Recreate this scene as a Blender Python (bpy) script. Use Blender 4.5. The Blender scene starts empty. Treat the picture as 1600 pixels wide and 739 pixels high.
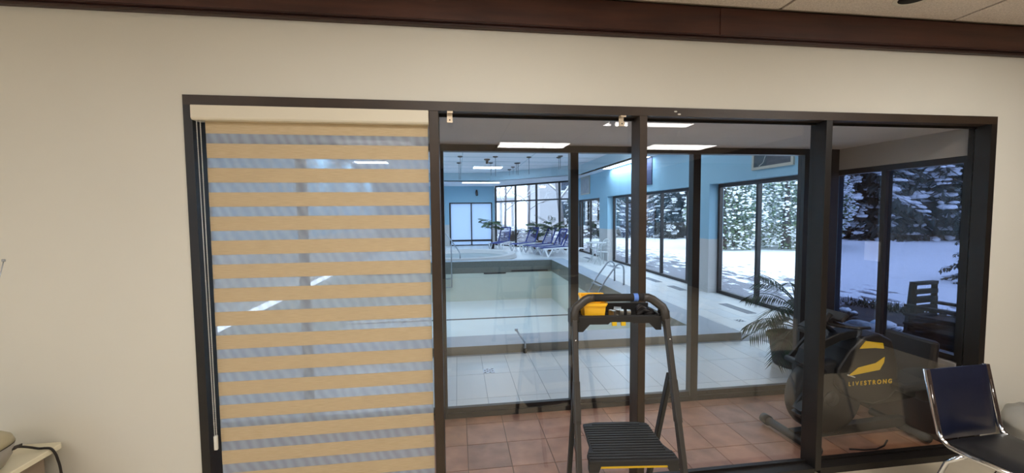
import bpy, bmesh, math, random
from mathutils import Vector, Matrix
random.seed(11)
PI = math.pi
SC = bpy.context.scene
COL = SC.collection

# ------------------------------------------------------------------ camera
cam_data = bpy.data.cameras.new('camera')
cam_data.sensor_width = 36.0
cam_data.lens = 633.56 / 1600 * 36.0
cam_data.clip_start = 0.05
cam_data.clip_end = 400
cam = bpy.data.objects.new('camera', cam_data)
COL.objects.link(cam)
_y, _p, _r = [math.radians(a) for a in (7.6173, 3.211, -0.5164)]
_fw = Vector((math.sin(_y) * math.cos(_p), math.cos(_y) * math.cos(_p), -math.sin(_p)))
_rt = Vector((math.cos(_y), -math.sin(_y), 0))
_up = _rt.cross(_fw)
_r2 = math.cos(_r) * _rt + math.sin(_r) * _up
_u2 = -math.sin(_r) * _rt + math.cos(_r) * _up
cam.matrix_world = Matrix(((_r2.x, _u2.x, -_fw.x, 0), (_r2.y, _u2.y, -_fw.y, 0), (_r2.z, _u2.z, -_fw.z, 1.8), (0, 0, 0, 1)))
SC.camera = cam

# ------------------------------------------------------------------ sky and exposure
SKY = 3.5           # overcast winter sky
LAMP_WARM = 14.2     # ceiling troffers of the front room
FILL_COOL = 8.0      # unseen troffers added to light the pool hall
world = bpy.data.worlds.new('overcast_sky')
SC.world = world
world.use_nodes = True
wn = world.node_tree.nodes
wn['Background'].inputs[0].default_value = (0.64, 0.81, 1.0, 1)
wn['Background'].inputs[1].default_value = SKY
vs = SC.view_settings
vs.view_transform = 'Standard'
vs.look = 'None'
vs.exposure = 0.0
vs.gamma = 1.0
vs.use_curve_mapping = False
SC.cycles.use_denoising = True
SC.cycles.max_bounces = 12
SC.cycles.diffuse_bounces = 5
SC.cycles.glossy_bounces = 5
SC.cycles.transmission_bounces = 8
SC.cycles.transparent_max_bounces = 24
SC.cycles.caustics_reflective = False
SC.cycles.caustics_refractive = False
SC.cycles.sample_clamp_indirect = 6.0


# ------------------------------------------------------------------ materials
def srgb(r, g, b):
    f = lambda c: c / 12.92 if c <= 0.04045 else ((c + 0.055) / 1.055) ** 2.4
    return (f(r / 255), f(g / 255), f(b / 255), 1)


def mat(name, col, rough=0.6, metal=0.0, noise=0.0, nscale=8.0, bump=0.0, bscale=60.0, spec=0.5, col2=None, stretch=None, detail=4.0):
    m = bpy.data.materials.new(name)
    m.use_nodes = True
    nt = m.node_tree
    b = nt.nodes['Principled BSDF']
    b.inputs['Base Color'].default_value = col
    b.inputs['Roughness'].default_value = rough
    b.inputs['Metallic'].default_value = metal
    b.inputs['Specular IOR Level'].default_value = spec
    tc = nt.nodes.new('ShaderNodeTexCoord')
    src = tc.outputs['Object']
    if stretch:
        mp = nt.nodes.new('ShaderNodeMapping')
        mp.inputs['Scale'].default_value = stretch
        nt.links.new(src, mp.inputs[0])
        src = mp.outputs[0]
    if noise > 0 or col2:
        n = nt.nodes.new('ShaderNodeTexNoise')
        n.inputs['Scale'].default_value = nscale
        n.inputs['Detail'].default_value = detail
        nt.links.new(src, n.inputs['Vector'])
        mix = nt.nodes.new('ShaderNodeMix')
        mix.data_type = 'RGBA'
        c2 = col2 if col2 else tuple(c * (1 - noise) for c in col[:3]) + (1,)
        mix.inputs['A'].default_value = col
        mix.inputs['B'].default_value = c2
        rmp = nt.nodes.new('ShaderNodeMapRange')
        rmp.inputs[1].default_value = 0.3
        rmp.inputs[2].default_value = 0.7
        nt.links.new(n.outputs[0], rmp.inputs[0])
        nt.links.new(rmp.outputs[0], mix.inputs['Factor'])
        nt.links.new(mix.outputs['Result'], b.inputs['Base Color'])
    if bump > 0:
        n2 = nt.nodes.new('ShaderNodeTexNoise')
        n2.inputs['Scale'].default_value = bscale
        nt.links.new(src, n2.inputs['Vector'])
        bp = nt.nodes.new('ShaderNodeBump')
        bp.inputs['Strength'].default_value = bump
        bp.inputs['Distance'].default_value = 0.01
        nt.links.new(n2.outputs[0], bp.inputs['Height'])
        nt.links.new(bp.outputs[0], b.inputs['Normal'])
    return m


def glass_mat(name, tint=(1, 1, 1, 1), refl=1.0):
    m = bpy.data.materials.new(name)
    m.use_nodes = True
    nt = m.node_tree
    nt.nodes.remove(nt.nodes['Principled BSDF'])
    out = nt.nodes['Material Output']
    tr = nt.nodes.new('ShaderNodeBsdfTransparent')
    tr.inputs[0].default_value = tint
    gl = nt.nodes.new('ShaderNodeBsdfGlossy')
    gl.inputs['Roughness'].default_value = 0.0
    gl.inputs[0].default_value = (refl, refl, refl, 1)
    fr = nt.nodes.new('ShaderNodeFresnel')
    geo = nt.nodes.new('ShaderNodeNewGeometry')
    ior = nt.nodes.new('ShaderNodeMapRange')      # the far face of a pane sees the inverse ratio
    ior.inputs[3].default_value = 1.5
    ior.inputs[4].default_value = 1 / 1.5
    nt.links.new(geo.outputs['Backfacing'], ior.inputs[0])
    nt.links.new(ior.outputs[0], fr.inputs[0])
    mx = nt.nodes.new('ShaderNodeMixShader')
    nt.links.new(fr.outputs[0], mx.inputs[0])
    nt.links.new(tr.outputs[0], mx.inputs[1])
    nt.links.new(gl.outputs[0], mx.inputs[2])
    nt.links.new(mx.outputs[0], out.inputs[0])
    return m


def emit_mat(name, col, s):
    m = bpy.data.materials.new(name)
    m.use_nodes = True
    nt = m.node_tree
    nt.nodes.remove(nt.nodes['Principled BSDF'])
    e = nt.nodes.new('ShaderNodeEmission')
    e.inputs[0].default_value = col
    e.inputs[1].default_value = s
    nt.links.new(e.outputs[0], nt.nodes['Material Output'].inputs[0])
    return m


def sheer_mat():
    m = bpy.data.materials.new('sheer_voile')
    m.use_nodes = True
    nt = m.node_tree
    nt.nodes.remove(nt.nodes['Principled BSDF'])
    tr = nt.nodes.new('ShaderNodeBsdfTransparent')
    tr.inputs[0].default_value = (0.93, 0.93, 0.95, 1)
    di = nt.nodes.new('ShaderNodeBsdfDiffuse')
    di.inputs[0].default_value = srgb(216, 222, 230)
    tl = nt.nodes.new('ShaderNodeBsdfTranslucent')
    tl.inputs[0].default_value = srgb(236, 242, 250)
    ad = nt.nodes.new('ShaderNodeMixShader')
    ad.inputs[0].default_value = 0.45
    nt.links.new(di.outputs[0], ad.inputs[1])
    nt.links.new(tl.outputs[0], ad.inputs[2])
    tc = nt.nodes.new('ShaderNodeTexCoord')
    mp = nt.nodes.new('ShaderNodeMapping')
    mp.inputs['Rotation'].default_value = (0, 0.6, 0)
    mp.inputs['Scale'].default_value = (3.0, 1, 2.0)
    nt.links.new(tc.outputs['Object'], mp.inputs[0])
    w = nt.nodes.new('ShaderNodeTexWave')
    w.inputs['Scale'].default_value = 2.2
    w.inputs['Distortion'].default_value = 5.0
    w.inputs['Detail'].default_value = 3.0
    nt.links.new(mp.outputs[0], w.inputs['Vector'])
    rm = nt.nodes.new('ShaderNodeMapRange')
    rm.inputs[3].default_value = 0.36
    rm.inputs[4].default_value = 0.48
    nt.links.new(w.outputs[1], rm.inputs[0])
    mx = nt.nodes.new('ShaderNodeMixShader')
    nt.links.new(rm.outputs[0], mx.inputs[0])
    nt.links.new(tr.outputs[0], mx.inputs[1])
    nt.links.new(ad.outputs[0], mx.inputs[2])
    nt.links.new(mx.outputs[0], nt.nodes['Material Output'].inputs[0])
    return m


def translucent_mat(name, col, gloss=0.05):
    m = bpy.data.materials.new(name)
    m.use_nodes = True
    nt = m.node_tree
    nt.nodes.remove(nt.nodes['Principled BSDF'])
    tl = nt.nodes.new('ShaderNodeBsdfTranslucent')
    tl.inputs[0].default_value = col
    di = nt.nodes.new('ShaderNodeBsdfDiffuse')
    di.inputs[0].default_value = col
    mx = nt.nodes.new('ShaderNodeMixShader')
    mx.inputs[0].default_value = 0.25
    nt.links.new(tl.outputs[0], mx.inputs[1])
    nt.links.new(di.outputs[0], mx.inputs[2])
    nt.links.new(mx.outputs[0], nt.nodes['Material Output'].inputs[0])
    return m


M = {}
M['wall'] = mat('cream_wall_paint', srgb(222, 219, 208), 0.75, noise=0.04, nscale=1.2, bump=0.03, bscale=250)
M['frame'] = mat('dark_brown_frame_paint', srgb(30, 25, 22), 0.45, noise=0.35, nscale=6, bump=0.05, bscale=80)
M['frame_worn'] = None
M['bronze'] = mat('bronze_aluminium', srgb(32, 29, 29), 0.4, noise=0.2, nscale=4)
M['glass'] = glass_mat('clear_glass')
M['glass_tint'] = glass_mat('grey_tinted_glass', (0.412, 0.442, 0.552, 1))
M['glass_out'] = glass_mat('window_glass', (0.97, 0.98, 1, 1))
M['trim_wood'] = mat('mahogany_stained_wood', srgb(84, 50, 40), 0.42, col2=srgb(58, 33, 28), nscale=3.0, stretch=(0.6, 6, 6), detail=6, bump=0.04, bscale=30)
M['trim_dark'] = mat('mahogany_moulding', srgb(60, 34, 29), 0.4, col2=srgb(44, 25, 22), nscale=3.0, stretch=(0.6, 6, 6))
M['acoustic'] = mat('acoustic_tile', srgb(244, 234, 228), 0.9, col2=srgb(208, 198, 192), nscale=160, bump=0.35, bscale=180)
M['tbar'] = mat('ceiling_grid_metal', srgb(140, 128, 118), 0.6)
M['panelling'] = mat('dark_wood_panelling', srgb(74, 52, 42), 0.55, col2=srgb(52, 36, 30), nscale=2.5, stretch=(5, 5, 0.6))
M['vinyl_floor'] = mat('beige_floor', srgb(226, 212, 186), 0.5, noise=0.12, nscale=5)
M['corr_ceiling'] = mat('grey_plaster_ceiling', srgb(214, 210, 212), 0.8, noise=0.05, nscale=3)
M['corr_wall'] = mat('corridor_wall_paint', srgb(178, 172, 166), 0.8, noise=0.05, nscale=3)
M['grout_dark'] = mat('brown_grout', srgb(120, 96, 82), 0.9)
TERRA = []
for i, (c1, c2) in enumerate([((186, 134, 106), (146, 102, 82)), ((194, 142, 114), (154, 110, 90)), ((176, 130, 108), (138, 100, 84)), ((190, 136, 102), (158, 112, 86))]):
    TERRA.append(mat('terracotta_slate_tile', srgb(*c1), 0.38, col2=srgb(*c2), nscale=5 + i, bump=0.12, bscale=18, detail=8))
M['grout_light'] = mat('grey_grout', srgb(150, 158, 164), 0.9)
WHITE = []
for i, c in enumerate([(216, 220, 220), (211, 217, 219), (220, 222, 220)]):
    WHITE.append(mat('white_porcelain_tile', srgb(*c), 0.3, noise=0.04, nscale=3))
M['blue_wall'] = mat('sky_blue_wall_paint', srgb(150, 190, 210), 0.7, noise=0.04, nscale=1.5)
M['stone_wall'] = mat('pale_wainscot_tile', srgb(198, 196, 194), 0.5, noise=0.06, nscale=3)
M['pool_ceiling'] = mat('pool_hall_ceiling', srgb(232, 236, 244), 0.8, noise=0.04, nscale=2)
M['soffit'] = mat('white_soffit', srgb(232, 236, 244), 0.7)
M['fascia'] = mat('grey_blue_fascia', srgb(178, 200, 210), 0.75)
M['kerb_top'] = mat('grey_blue_kerb_tile', srgb(160, 172, 184), 0.45, noise=0.08, nscale=6)
M['kerb_side'] = mat('taupe_kerb_tile', srgb(122, 120, 112), 0.5, noise=0.15, nscale=9)
M['pool_paint'] = mat('pale_green_pool_paint', srgb(206, 212, 200), 0.6, noise=0.06, nscale=1.4)
M['pool_floor'] = mat('pale_pool_floor', srgb(214, 222, 220), 0.55, noise=0.05, nscale=1.2)
M['waterline'] = mat('grey_mosaic_band', srgb(118, 122, 116), 0.45, noise=0.3, nscale=30)
M['black_line'] = mat('black_lane_tile', srgb(26, 28, 34), 0.5)
M['chrome'] = mat('chrome', (0.82, 0.83, 0.85, 1), 0.12, 1.0)
M['steel'] = mat('brushed_steel', (0.40, 0.43, 0.47, 1), 0.28, 1.0)
M['white_plastic'] = mat('white_resin', srgb(236, 238, 240), 0.45)
M['white_iron'] = mat('white_painted_iron', srgb(206, 210, 210), 0.5)
M['blue_sling'] = mat('blue_sling_fabric', srgb(44, 62, 130), 0.75, noise=0.15, nscale=120)
M['blue_mesh'] = None
M['blue_sheen_vinyl'] = mat('blue_sheen_vinyl', srgb(25, 30, 52), 0.34, noise=0.15, nscale=7, bump=0.12, bscale=14)  # navy tint stands in for blue window light mirrored on black vinyl
M['black_plastic'] = mat('black_plastic', srgb(32, 31, 31), 0.5, bump=0.1, bscale=300)
M['ladder_grey'] = mat('charcoal_powder_coat', srgb(58, 54, 50), 0.42, bump=0.05, bscale=300)
M['ladder_tread'] = mat('black_rubber_tread', srgb(42, 41, 41), 0.55, bump=0.15, bscale=200)
M['foam'] = mat('black_foam_grip', srgb(30, 29, 29), 0.7)
M['yellow'] = mat('yellow_plastic', srgb(252, 192, 40), 0.4)
M['yellow_trim'] = mat('yellow_strip', srgb(226, 186, 30), 0.45)
M['blue_tape'] = mat('blue_masking_tape', srgb(92, 132, 214), 0.6)
M['zinc'] = mat('zinc_plated_steel', (0.72, 0.68, 0.6, 1), 0.3, 0.9, noise=0.4, nscale=40)
M['brass_clip'] = mat('bracket_metal', srgb(214, 196, 170), 0.4, 0.4)
M['cassette'] = mat('cream_blind_cassette', srgb(226, 218, 198), 0.5)
M['band'] = mat('oatmeal_blind_fabric', srgb(208, 188, 154), 0.85, col2=srgb(190, 168, 132), nscale=5, stretch=(3, 3, 60), bump=0.08, bscale=90, detail=5)
M['sheer'] = sheer_mat()
M['bead'] = mat('steel_bead_chain', srgb(206, 204, 196), 0.3, 0.6)
M['clear_weight'] = mat('clear_chain_weight', srgb(226, 224, 214), 0.2)
M['pot_dark'] = mat('charcoal_plant_pot', srgb(74, 70, 68), 0.75, noise=0.2, nscale=12)
M['pot_black'] = mat('black_plant_pot', srgb(36, 38, 42), 0.6)
M['pot_brown'] = mat('brown_plant_pot', srgb(112, 92, 76), 0.6)
M['soil'] = mat('potting_soil', srgb(52, 42, 34), 1.0)
M['palm'] = mat('palm_leaf_green', srgb(52, 78, 50), 0.5, col2=srgb(30, 52, 36), nscale=9)
M['leaf'] = mat('glossy_leaf_green', srgb(64, 96, 54), 0.45, col2=srgb(38, 62, 38), nscale=9)
M['stem'] = mat('brown_stem', srgb(84, 72, 54), 0.9)
M['snow'] = mat('snow', (0.93, 0.95, 0.98, 1), 0.8)
M['needles'] = mat('spruce_needles', srgb(74, 76, 68), 0.9, col2=srgb(48, 50, 46), nscale=3)
M['cedar'] = mat('cedar_foliage', srgb(140, 160, 112), 0.9, col2=srgb(96, 118, 92), nscale=2)
M['frost_bark'] = mat('frosted_bark', srgb(158, 150, 150), 0.95, noise=0.3, nscale=6)
M['bark'] = mat('bark', srgb(92, 78, 70), 0.95, noise=0.4, nscale=8)
M['brick'] = mat('brown_brick_facade', srgb(150, 128, 116), 0.9, noise=0.2, nscale=3)
M['grey_facade'] = mat('pale_grey_facade', srgb(206, 204, 206), 0.9, noise=0.05, nscale=2)
M['far_window'] = mat('dark_far_window', srgb(72, 78, 92), 0.2)
M['dark_wood'] = mat('dark_stained_patio_wood', srgb(46, 38, 34), 0.7, noise=0.3, nscale=6)
M['seat_vinyl'] = mat('black_seat_vinyl', srgb(32, 31, 33), 0.4, bump=0.1, bscale=14)
M['bike_black'] = mat('matt_bike_black', srgb(20, 20, 21), 0.5)
M['desk'] = mat('cream_laminate', srgb(232, 224, 198), 0.35)
M['desk_panel'] = mat('taupe_desk_panel', srgb(150, 134, 118), 0.6)
M['radio'] = mat('silver_grey_plastic', srgb(158, 152, 142), 0.42, noise=0.05, nscale=8)
M['radio_top'] = mat('olive_grey_plastic', srgb(176, 166, 136), 0.4)
M['radio_dark'] = mat('radio_seam', srgb(40, 32, 28), 0.5)
M['cable'] = mat('black_cable', srgb(34, 28, 28), 0.55)
M['frosted'] = translucent_mat('frosted_white_glass', (0.72, 0.82, 0.95, 1))
M['liner'] = translucent_mat('white_bin_liner', srgb(240, 238, 232))
M['bin'] = mat('grey_waste_bin', srgb(120, 116, 110), 0.6)
M['grille'] = mat('grey_floor_grille', srgb(128, 136, 146), 0.5)
M['lamp_warm'] = emit_mat('warm_lamp_diffuser', (1.0, 0.96, 0.91, 1), LAMP_WARM)
M['fill_cool'] = emit_mat('cool_fill_diffuser', (0.80, 0.90, 1.0, 1), FILL_COOL)
M['lamp_far'] = emit_mat('blue_white_lamp_diffuser', (0.60, 0.79, 1.0, 1), 30.0)
M['tub_floor'] = mat('grey_green_tub_floor', srgb(150, 160, 160), 0.5, noise=0.1, nscale=3)
M['paper'] = mat('white_paper', srgb(244, 244, 240), 0.7)
M['lamp_rim'] = mat('white_lamp_rim', srgb(226, 222, 214), 0.5)
M['black_void'] = mat('black_baffle', srgb(14, 13, 13), 0.8)
M['pic_dark'] = mat('dark_abstract_print', srgb(78, 82, 92), 0.5, col2=srgb(52, 60, 70), nscale=5, stretch=(1, 1, 4))
M['pic_teal'] = mat('dark_teal_print', srgb(50, 72, 82), 0.5, noise=0.2, nscale=5)
M['pic_light'] = mat('grey_line_print', srgb(180, 184, 188), 0.6, col2=srgb(130, 134, 142), nscale=6, stretch=(1, 4, 1))
M['pic_frame'] = mat('pale_wood_picture_frame', srgb(188, 180, 164), 0.5)
M['banner'] = mat('navy_banner', srgb(36, 46, 84), 0.6, col2=srgb(58, 62, 96), nscale=4, stretch=(1, 1, 8))
M['white_text'] = mat('grey_lettering', srgb(196, 198, 196), 0.5)
M['rug_box'] = mat('brown_cardboard', srgb(92, 74, 62), 0.85)
M['grass'] = mat('winter_grass', srgb(72, 78, 52), 0.95, col2=srgb(52, 52, 40), nscale=4)
M['dark_soil'] = mat('bare_wet_soil', srgb(72, 68, 68), 0.95, col2=srgb(48, 46, 46), nscale=5, bump=0.6, bscale=12)


def mesh_sling():
    m = bpy.data.materials.new('see_through_blue_mesh')
    m.use_nodes = True
    nt = m.node_tree
    b = nt.nodes['Principled BSDF']
    b.inputs['Base Color'].default_value = srgb(58, 74, 140)
    b.inputs['Roughness'].default_value = 0.8
    b.inputs['Alpha'].default_value = 0.5
    return m


M['blue_mesh'] = mesh_sling()


def worn_frame():
    m = mat('worn_dark_brown_frame_paint', srgb(62, 48, 36), 0.45, noise=0.3, nscale=5, bump=0.06, bscale=70)
    nt = m.node_tree
    b = nt.nodes['Principled BSDF']
    lk = b.inputs['Base Color'].links[0].from_socket
    tc = nt.nodes.new('ShaderNodeTexCoord')
    n = nt.nodes.new('ShaderNodeTexNoise')
    n.inputs['Scale'].default_value = 11
    n.inputs['Detail'].default_value = 9
    n.inputs['Roughness'].default_value = 0.75
    nt.links.new(tc.outputs['Object'], n.inputs['Vector'])
    rm = nt.nodes.new('ShaderNodeMapRange')
    rm.inputs[1].default_value = 0.695
    rm.inputs[2].default_value = 0.71
    nt.links.new(n.outputs[0], rm.inputs[0])
    mx = nt.nodes.new('ShaderNodeMix')
    mx.data_type = 'RGBA'
    nt.links.new(rm.outputs[0], mx.inputs['Factor'])
    nt.links.new(lk, mx.inputs['A'])
    mx.inputs['B'].default_value = srgb(172, 156, 138)
    nt.links.new(mx.outputs['Result'], b.inputs['Base Color'])
    return m


M['frame_worn'] = worn_frame()


def snow_ground():
    """snow, with the trodden and bare paving close to the pool hall showing through"""
    m = mat('snow_covered_ground', (0.93, 0.95, 0.98, 1), 0.85, bump=0.5, bscale=1.5)
    nt = m.node_tree
    b = nt.nodes['Principled BSDF']
    tc = nt.nodes.new('ShaderNodeTexCoord')
    sx = nt.nodes.new('ShaderNodeSeparateXYZ')
    nt.links.new(tc.outputs['Object'], sx.inputs[0])
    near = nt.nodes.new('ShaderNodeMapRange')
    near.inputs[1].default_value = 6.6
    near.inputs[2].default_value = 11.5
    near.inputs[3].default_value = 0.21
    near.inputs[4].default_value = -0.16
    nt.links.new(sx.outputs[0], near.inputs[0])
    mp = nt.nodes.new('ShaderNodeMapping')
    mp.inputs['Scale'].default_value = (1.6, 0.7, 1)
    nt.links.new(tc.outputs['Object'], mp.inputs[0])
    n = nt.nodes.new('ShaderNodeTexNoise')
    n.inputs['Scale'].default_value = 2.2
    n.inputs['Detail'].default_value = 8
    n.inputs['Roughness'].default_value = 0.65
    nt.links.new(mp.outputs[0], n.inputs['Vector'])
    add = nt.nodes.new('ShaderNodeMath')
    nt.links.new(n.outputs[0], add.inputs[0])
    nt.links.new(near.outputs[0], add.inputs[1])
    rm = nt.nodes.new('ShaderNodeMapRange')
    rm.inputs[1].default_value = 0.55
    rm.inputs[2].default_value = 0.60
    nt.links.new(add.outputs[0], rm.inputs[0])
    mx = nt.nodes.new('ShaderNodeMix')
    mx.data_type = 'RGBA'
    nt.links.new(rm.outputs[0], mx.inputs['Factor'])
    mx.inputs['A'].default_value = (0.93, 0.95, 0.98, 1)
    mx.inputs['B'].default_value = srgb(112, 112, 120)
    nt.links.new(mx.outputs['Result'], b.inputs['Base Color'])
    return m


M['snow_ground'] = snow_ground()


# ------------------------------------------------------------------ mesh helpers
class MB:
    def __init__(s):
        s.v = []
        s.f = []
        s.sm = []

    def add(s, vs, fs, smooth=False):
        o = len(s.v)
        s.v += [tuple(v) for v in vs]
        s.f += [tuple(i + o for i in f) for f in fs]
        s.sm += [smooth] * len(fs)
        return s

    def box(s, x0, x1, y0, y1, z0, z1):
        v = [(x, y, z) for z in (z0, z1) for y in (y0, y1) for x in (x0, x1)]
        return s.add(v, [(0, 2, 3, 1), (4, 5, 7, 6), (0, 1, 5, 4), (2, 6, 7, 3), (0, 4, 6, 2), (1, 3, 7, 5)])

    def obox(s, c, ax, ay, az, hx, hy, hz):
        c, ax, ay, az = Vector(c), Vector(ax).normalized() * hx, Vector(ay).normalized() * hy, Vector(az).normalized() * hz
        v = [c + sx * ax + sy * ay + sz * az for sz in (-1, 1) for sy in (-1, 1) for sx in (-1, 1)]
        return s.add(v, [(0, 2, 3, 1), (4, 5, 7, 6), (0, 1, 5, 4), (2, 6, 7, 3), (0, 4, 6, 2), (1, 3, 7, 5)])

    def bar(s, a, b, w, h, up=(0, 0, 1)):
        a, b = Vector(a), Vector(b)
        d = (b - a)
        u = Vector(up)
        side = d.cross(u)
        if side.length < 1e-6:
            side = d.cross(Vector((1, 0, 0)))
        side.normalize()
        u = side.cross(d).normalized()
        return s.obox((a + b) / 2, d, side, u, d.length / 2, w / 2, h / 2)

    def tube(s, pts, r, n=8, cap=True, flat=None):
        pts = [Vector(p) for p in pts]
        rs = r if isinstance(r, (list, tuple)) else [r] * len(pts)
        rings = []
        prev = None
        for i, p in enumerate(pts):
            t = (pts[min(i + 1, len(pts) - 1)] - pts[max(i - 1, 0)]).normalized()
            if prev is None:
                a = t.cross(Vector((0, 0, 1)))
                if a.length < 1e-3:
                    a = t.cross(Vector((1, 0, 0)))
            else:
                a = prev - t * prev.dot(t)
            a.normalize()
            prev = a
            b = t.cross(a)
            rings.append([p + (a * math.cos(2 * PI * k / n) + b * math.sin(2 * PI * k / n)) * rs[i] for k in range(n)])
        v = [q for rg in rings for q in rg]
        f = []
        for i in range(len(pts) - 1):
            for k in range(n):
                f.append((i * n + k, i * n + (k + 1) % n, (i + 1) * n + (k + 1) % n, (i + 1) * n + k))
        if cap:
            f.append(tuple(range(n - 1, -1, -1)))
            f.append(tuple((len(pts) - 1) * n + k for k in range(n)))
        return s.add(v, f, True)

    def lathe(s, prof, c=(0, 0, 0), n=24, smooth=True):
        c = Vector(c)
        v = []
        f = []
        for r, z in prof:
            for k in range(n):
                a = 2 * PI * k / n
                v.append(c + Vector((r * math.cos(a), r * math.sin(a), z)))
        for i in range(len(prof) - 1):
            for k in range(n):
                f.append((i * n + k, i * n + (k + 1) % n, (i + 1) * n + (k + 1) % n, (i + 1) * n + k))
        if prof[0][0] > 1e-5:
            f.append(tuple(range(n - 1, -1, -1)))
        if prof[-1][0] > 1e-5:
            f.append(tuple((len(prof) - 1) * n + k for k in range(n)))
        return s.add(v, f, smooth)

    def prism(s, poly, o, u, w, d):
        """poly (a,b) in the plane o + a*u + b*w, extruded by vector d"""
        o, u, w, d = Vector(o), Vector(u), Vector(w), Vector(d)
        n = len(poly)
        b0 = [o + a * u + b * w for a, b in poly]
        v = b0 + [p + d for p in b0]
        f = [tuple(range(n)), tuple(range(2 * n - 1, n - 1, -1))]
        for k in range(n):
            f.append((k, k + n, (k + 1) % n + n, (k + 1) % n))
        return s.add(v, f)

    def blob(s, c, rx, ry, rz, seed=0, amp=0.15, n=8, m=5):
        rnd = random.Random(seed)
        c = Vector(c)
        v = [c + Vector((0, 0, -rz))]
        for i in range(1, m):
            t = PI * i / m - PI / 2
            for k in range(n):
                a = 2 * PI * k / n
                q = 1 + rnd.uniform(-amp, amp)
                v.append(c + Vector((rx * q * math.cos(t) * math.cos(a), ry * q * math.cos(t) * math.sin(a), rz * q * math.sin(t))))
        v.append(c + Vector((0, 0, rz)))
        f = []
        for k in range(n):
            f.append((0, 1 + (k + 1) % n, 1 + k))
            f.append((len(v) - 1, 1 + (m - 2) * n + k, 1 + (m - 2) * n + (k + 1) % n))
        for i in range(m - 2):
            for k in range(n):
                f.append((1 + i * n + k, 1 + i * n + (k + 1) % n, 1 + (i + 1) * n + (k + 1) % n, 1 + (i + 1) * n + k))
        return s.add(v, f, True)

    def build(s, name, m, parent=None, bevel=0.0, seg=2):
        me = bpy.data.meshes.new(name)
        me.from_pydata(s.v, [], s.f)
        me.polygons.foreach_set('use_smooth', s.sm)
        me.materials.append(M[m] if isinstance(m, str) else m)
        bm = bmesh.new()
        bm.from_mesh(me)
        bmesh.ops.recalc_face_normals(bm, faces=bm.faces)
        bm.to_mesh(me)
        bm.free()
        me.update()
        o = bpy.data.objects.new(name, me)
        COL.objects.link(o)
        if parent is not None:
            o.parent = parent
        if bevel > 0:
            b = o.modifiers.new('bevel', 'BEVEL')
            b.width = bevel
            b.segments = seg
            b.limit_method = 'ANGLE'
            b.angle_limit = 0.6
        return o


def tag(o, label=None, cat=None, group=None, kind=None):
    if label:
        o['label'] = label
    if cat:
        o['category'] = cat
    if group:
        o['group'] = group
    if kind:
        o['kind'] = kind
    return o


def thing(name, loc, label, cat, group=None, rz=0.0):
    o = bpy.data.objects.new(name, None)
    o.empty_display_size = 0.1
    o.location = loc
    o.rotation_euler = (0, 0, rz)
    COL.objects.link(o)
    return tag(o, label, cat, group)


def struct(name, loc=(0, 0, 0)):
    o = bpy.data.objects.new(name, None)
    o.location = loc
    COL.objects.link(o)
    o['kind'] = 'structure'
    return o


def structm(o):
    o['kind'] = 'structure'
    return o


def copy_tree(o, parent=None):
    c = o.copy()
    COL.objects.link(c)
    c.parent = parent
    for ch in list(o.children):
        copy_tree(ch, c)
    return c


def plate(x0, x1, y0, y1, z0, z1):
    return MB().box(x0, x1, y0, y1, z0, z1)


# =================================================================== FRONT ROOM SHELL
YW, YG, YB = 2.38, 2.465, 2.50      # room face, glass plane, corridor face of the glazed wall
ZC = 3.035
w = MB()
w.box(-4.2, -1.42, YW, YB, 0, 3.1)
w.box(3.715, 5.6, YW, YB, 0, 3.1)
w.box(-1.42, 3.715, YW, YB, 2.44, 3.1)
structm(w.build('wall_front', 'wall'))
structm(MB().box(-4.3, -4.2, -6.5, -4.4, 0, 3.1).box(-4.3, -4.2, -4.4, -0.6, 0, 0.8).box(-4.3, -4.2, -4.4, -0.6, 2.4, 3.1).box(-4.3, -4.2, -0.6, YB, 0, 3.1).build('wall_left', 'wall'))
structm(plate(5.6, 5.7, -6.5, YB, 0, 3.1).build('wall_right', 'panelling'))
structm(plate(-4.2, 5.6, -6.6, -6.5, 0, 3.1).build('wall_back', 'panelling'))
wn_ = struct('window_8')
fr = MB().box(-4.28, -4.22, -4.4, -0.6, 0.8, 0.86).box(-4.28, -4.22, -4.4, -0.6, 2.34, 2.4).box(-4.28, -4.22, -4.4, -4.34, 0.86, 2.34).box(-4.28, -4.22, -0.66, -0.6, 0.86, 2.34).box(-4.28, -4.22, -2.53, -2.47, 0.86, 2.34)
fr.build('window_frame', 'bronze', wn_)
for a, b in ((-4.34, -2.53), (-2.47, -0.66)):
    plate(-4.253, -4.247, a, b, 0.86, 2.34).build('pane', 'glass_out', wn_)
structm(plate(-4.2, 5.6, -6.5, YB, -0.08, 0.0).build('floor', 'vinyl_floor'))

ceil = struct('ceiling')
plate(-4.2, 5.6, -6.5, YW, ZC + 0.02, ZC + 0.09).build('ceiling_deck', 'tbar', ceil)
TX = [0.725 + 1.255 * k for k in range(-4, 5)]
TX = [-4.2] + [x for x in TX if -4.19 < x < 5.5] + [5.6]
TY = [2.325 - 0.615 * k for k in range(0, 15)]
lamp_cells = [(0.725, 1.98, -1.89, -2.50), (3.235 + 0.21, 4.49 + 0.2, -1.89, -2.50), (1.98, 3.235, -0.12, -0.6)]
for i in range(len(TX) - 1):
    for j in range(len(TY) - 1):
        x0, x1, y1, y0 = TX[i] + 0.012, TX[i + 1] - 0.012, TY[j] - 0.012, TY[j + 1] + 0.012
        if y0 < -6.5:
            y0 = -6.49
        if y1 <= y0:
            continue
        plate(x0, x1, y0, y1, ZC, ZC + 0.022).build('ceiling_tile', 'acoustic', ceil)
g = MB()
for x in TX[1:-1]:
    g.box(x - 0.012, x + 0.012, -6.5, 2.325, ZC + 0.006, ZC + 0.02)
for y in TY:
    if y > -6.4:
        g.box(-4.2, 5.6, y - 0.012, y + 0.012, ZC + 0.006, ZC + 0.02)
g.build('ceiling_grid', 'tbar', ceil)

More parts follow.
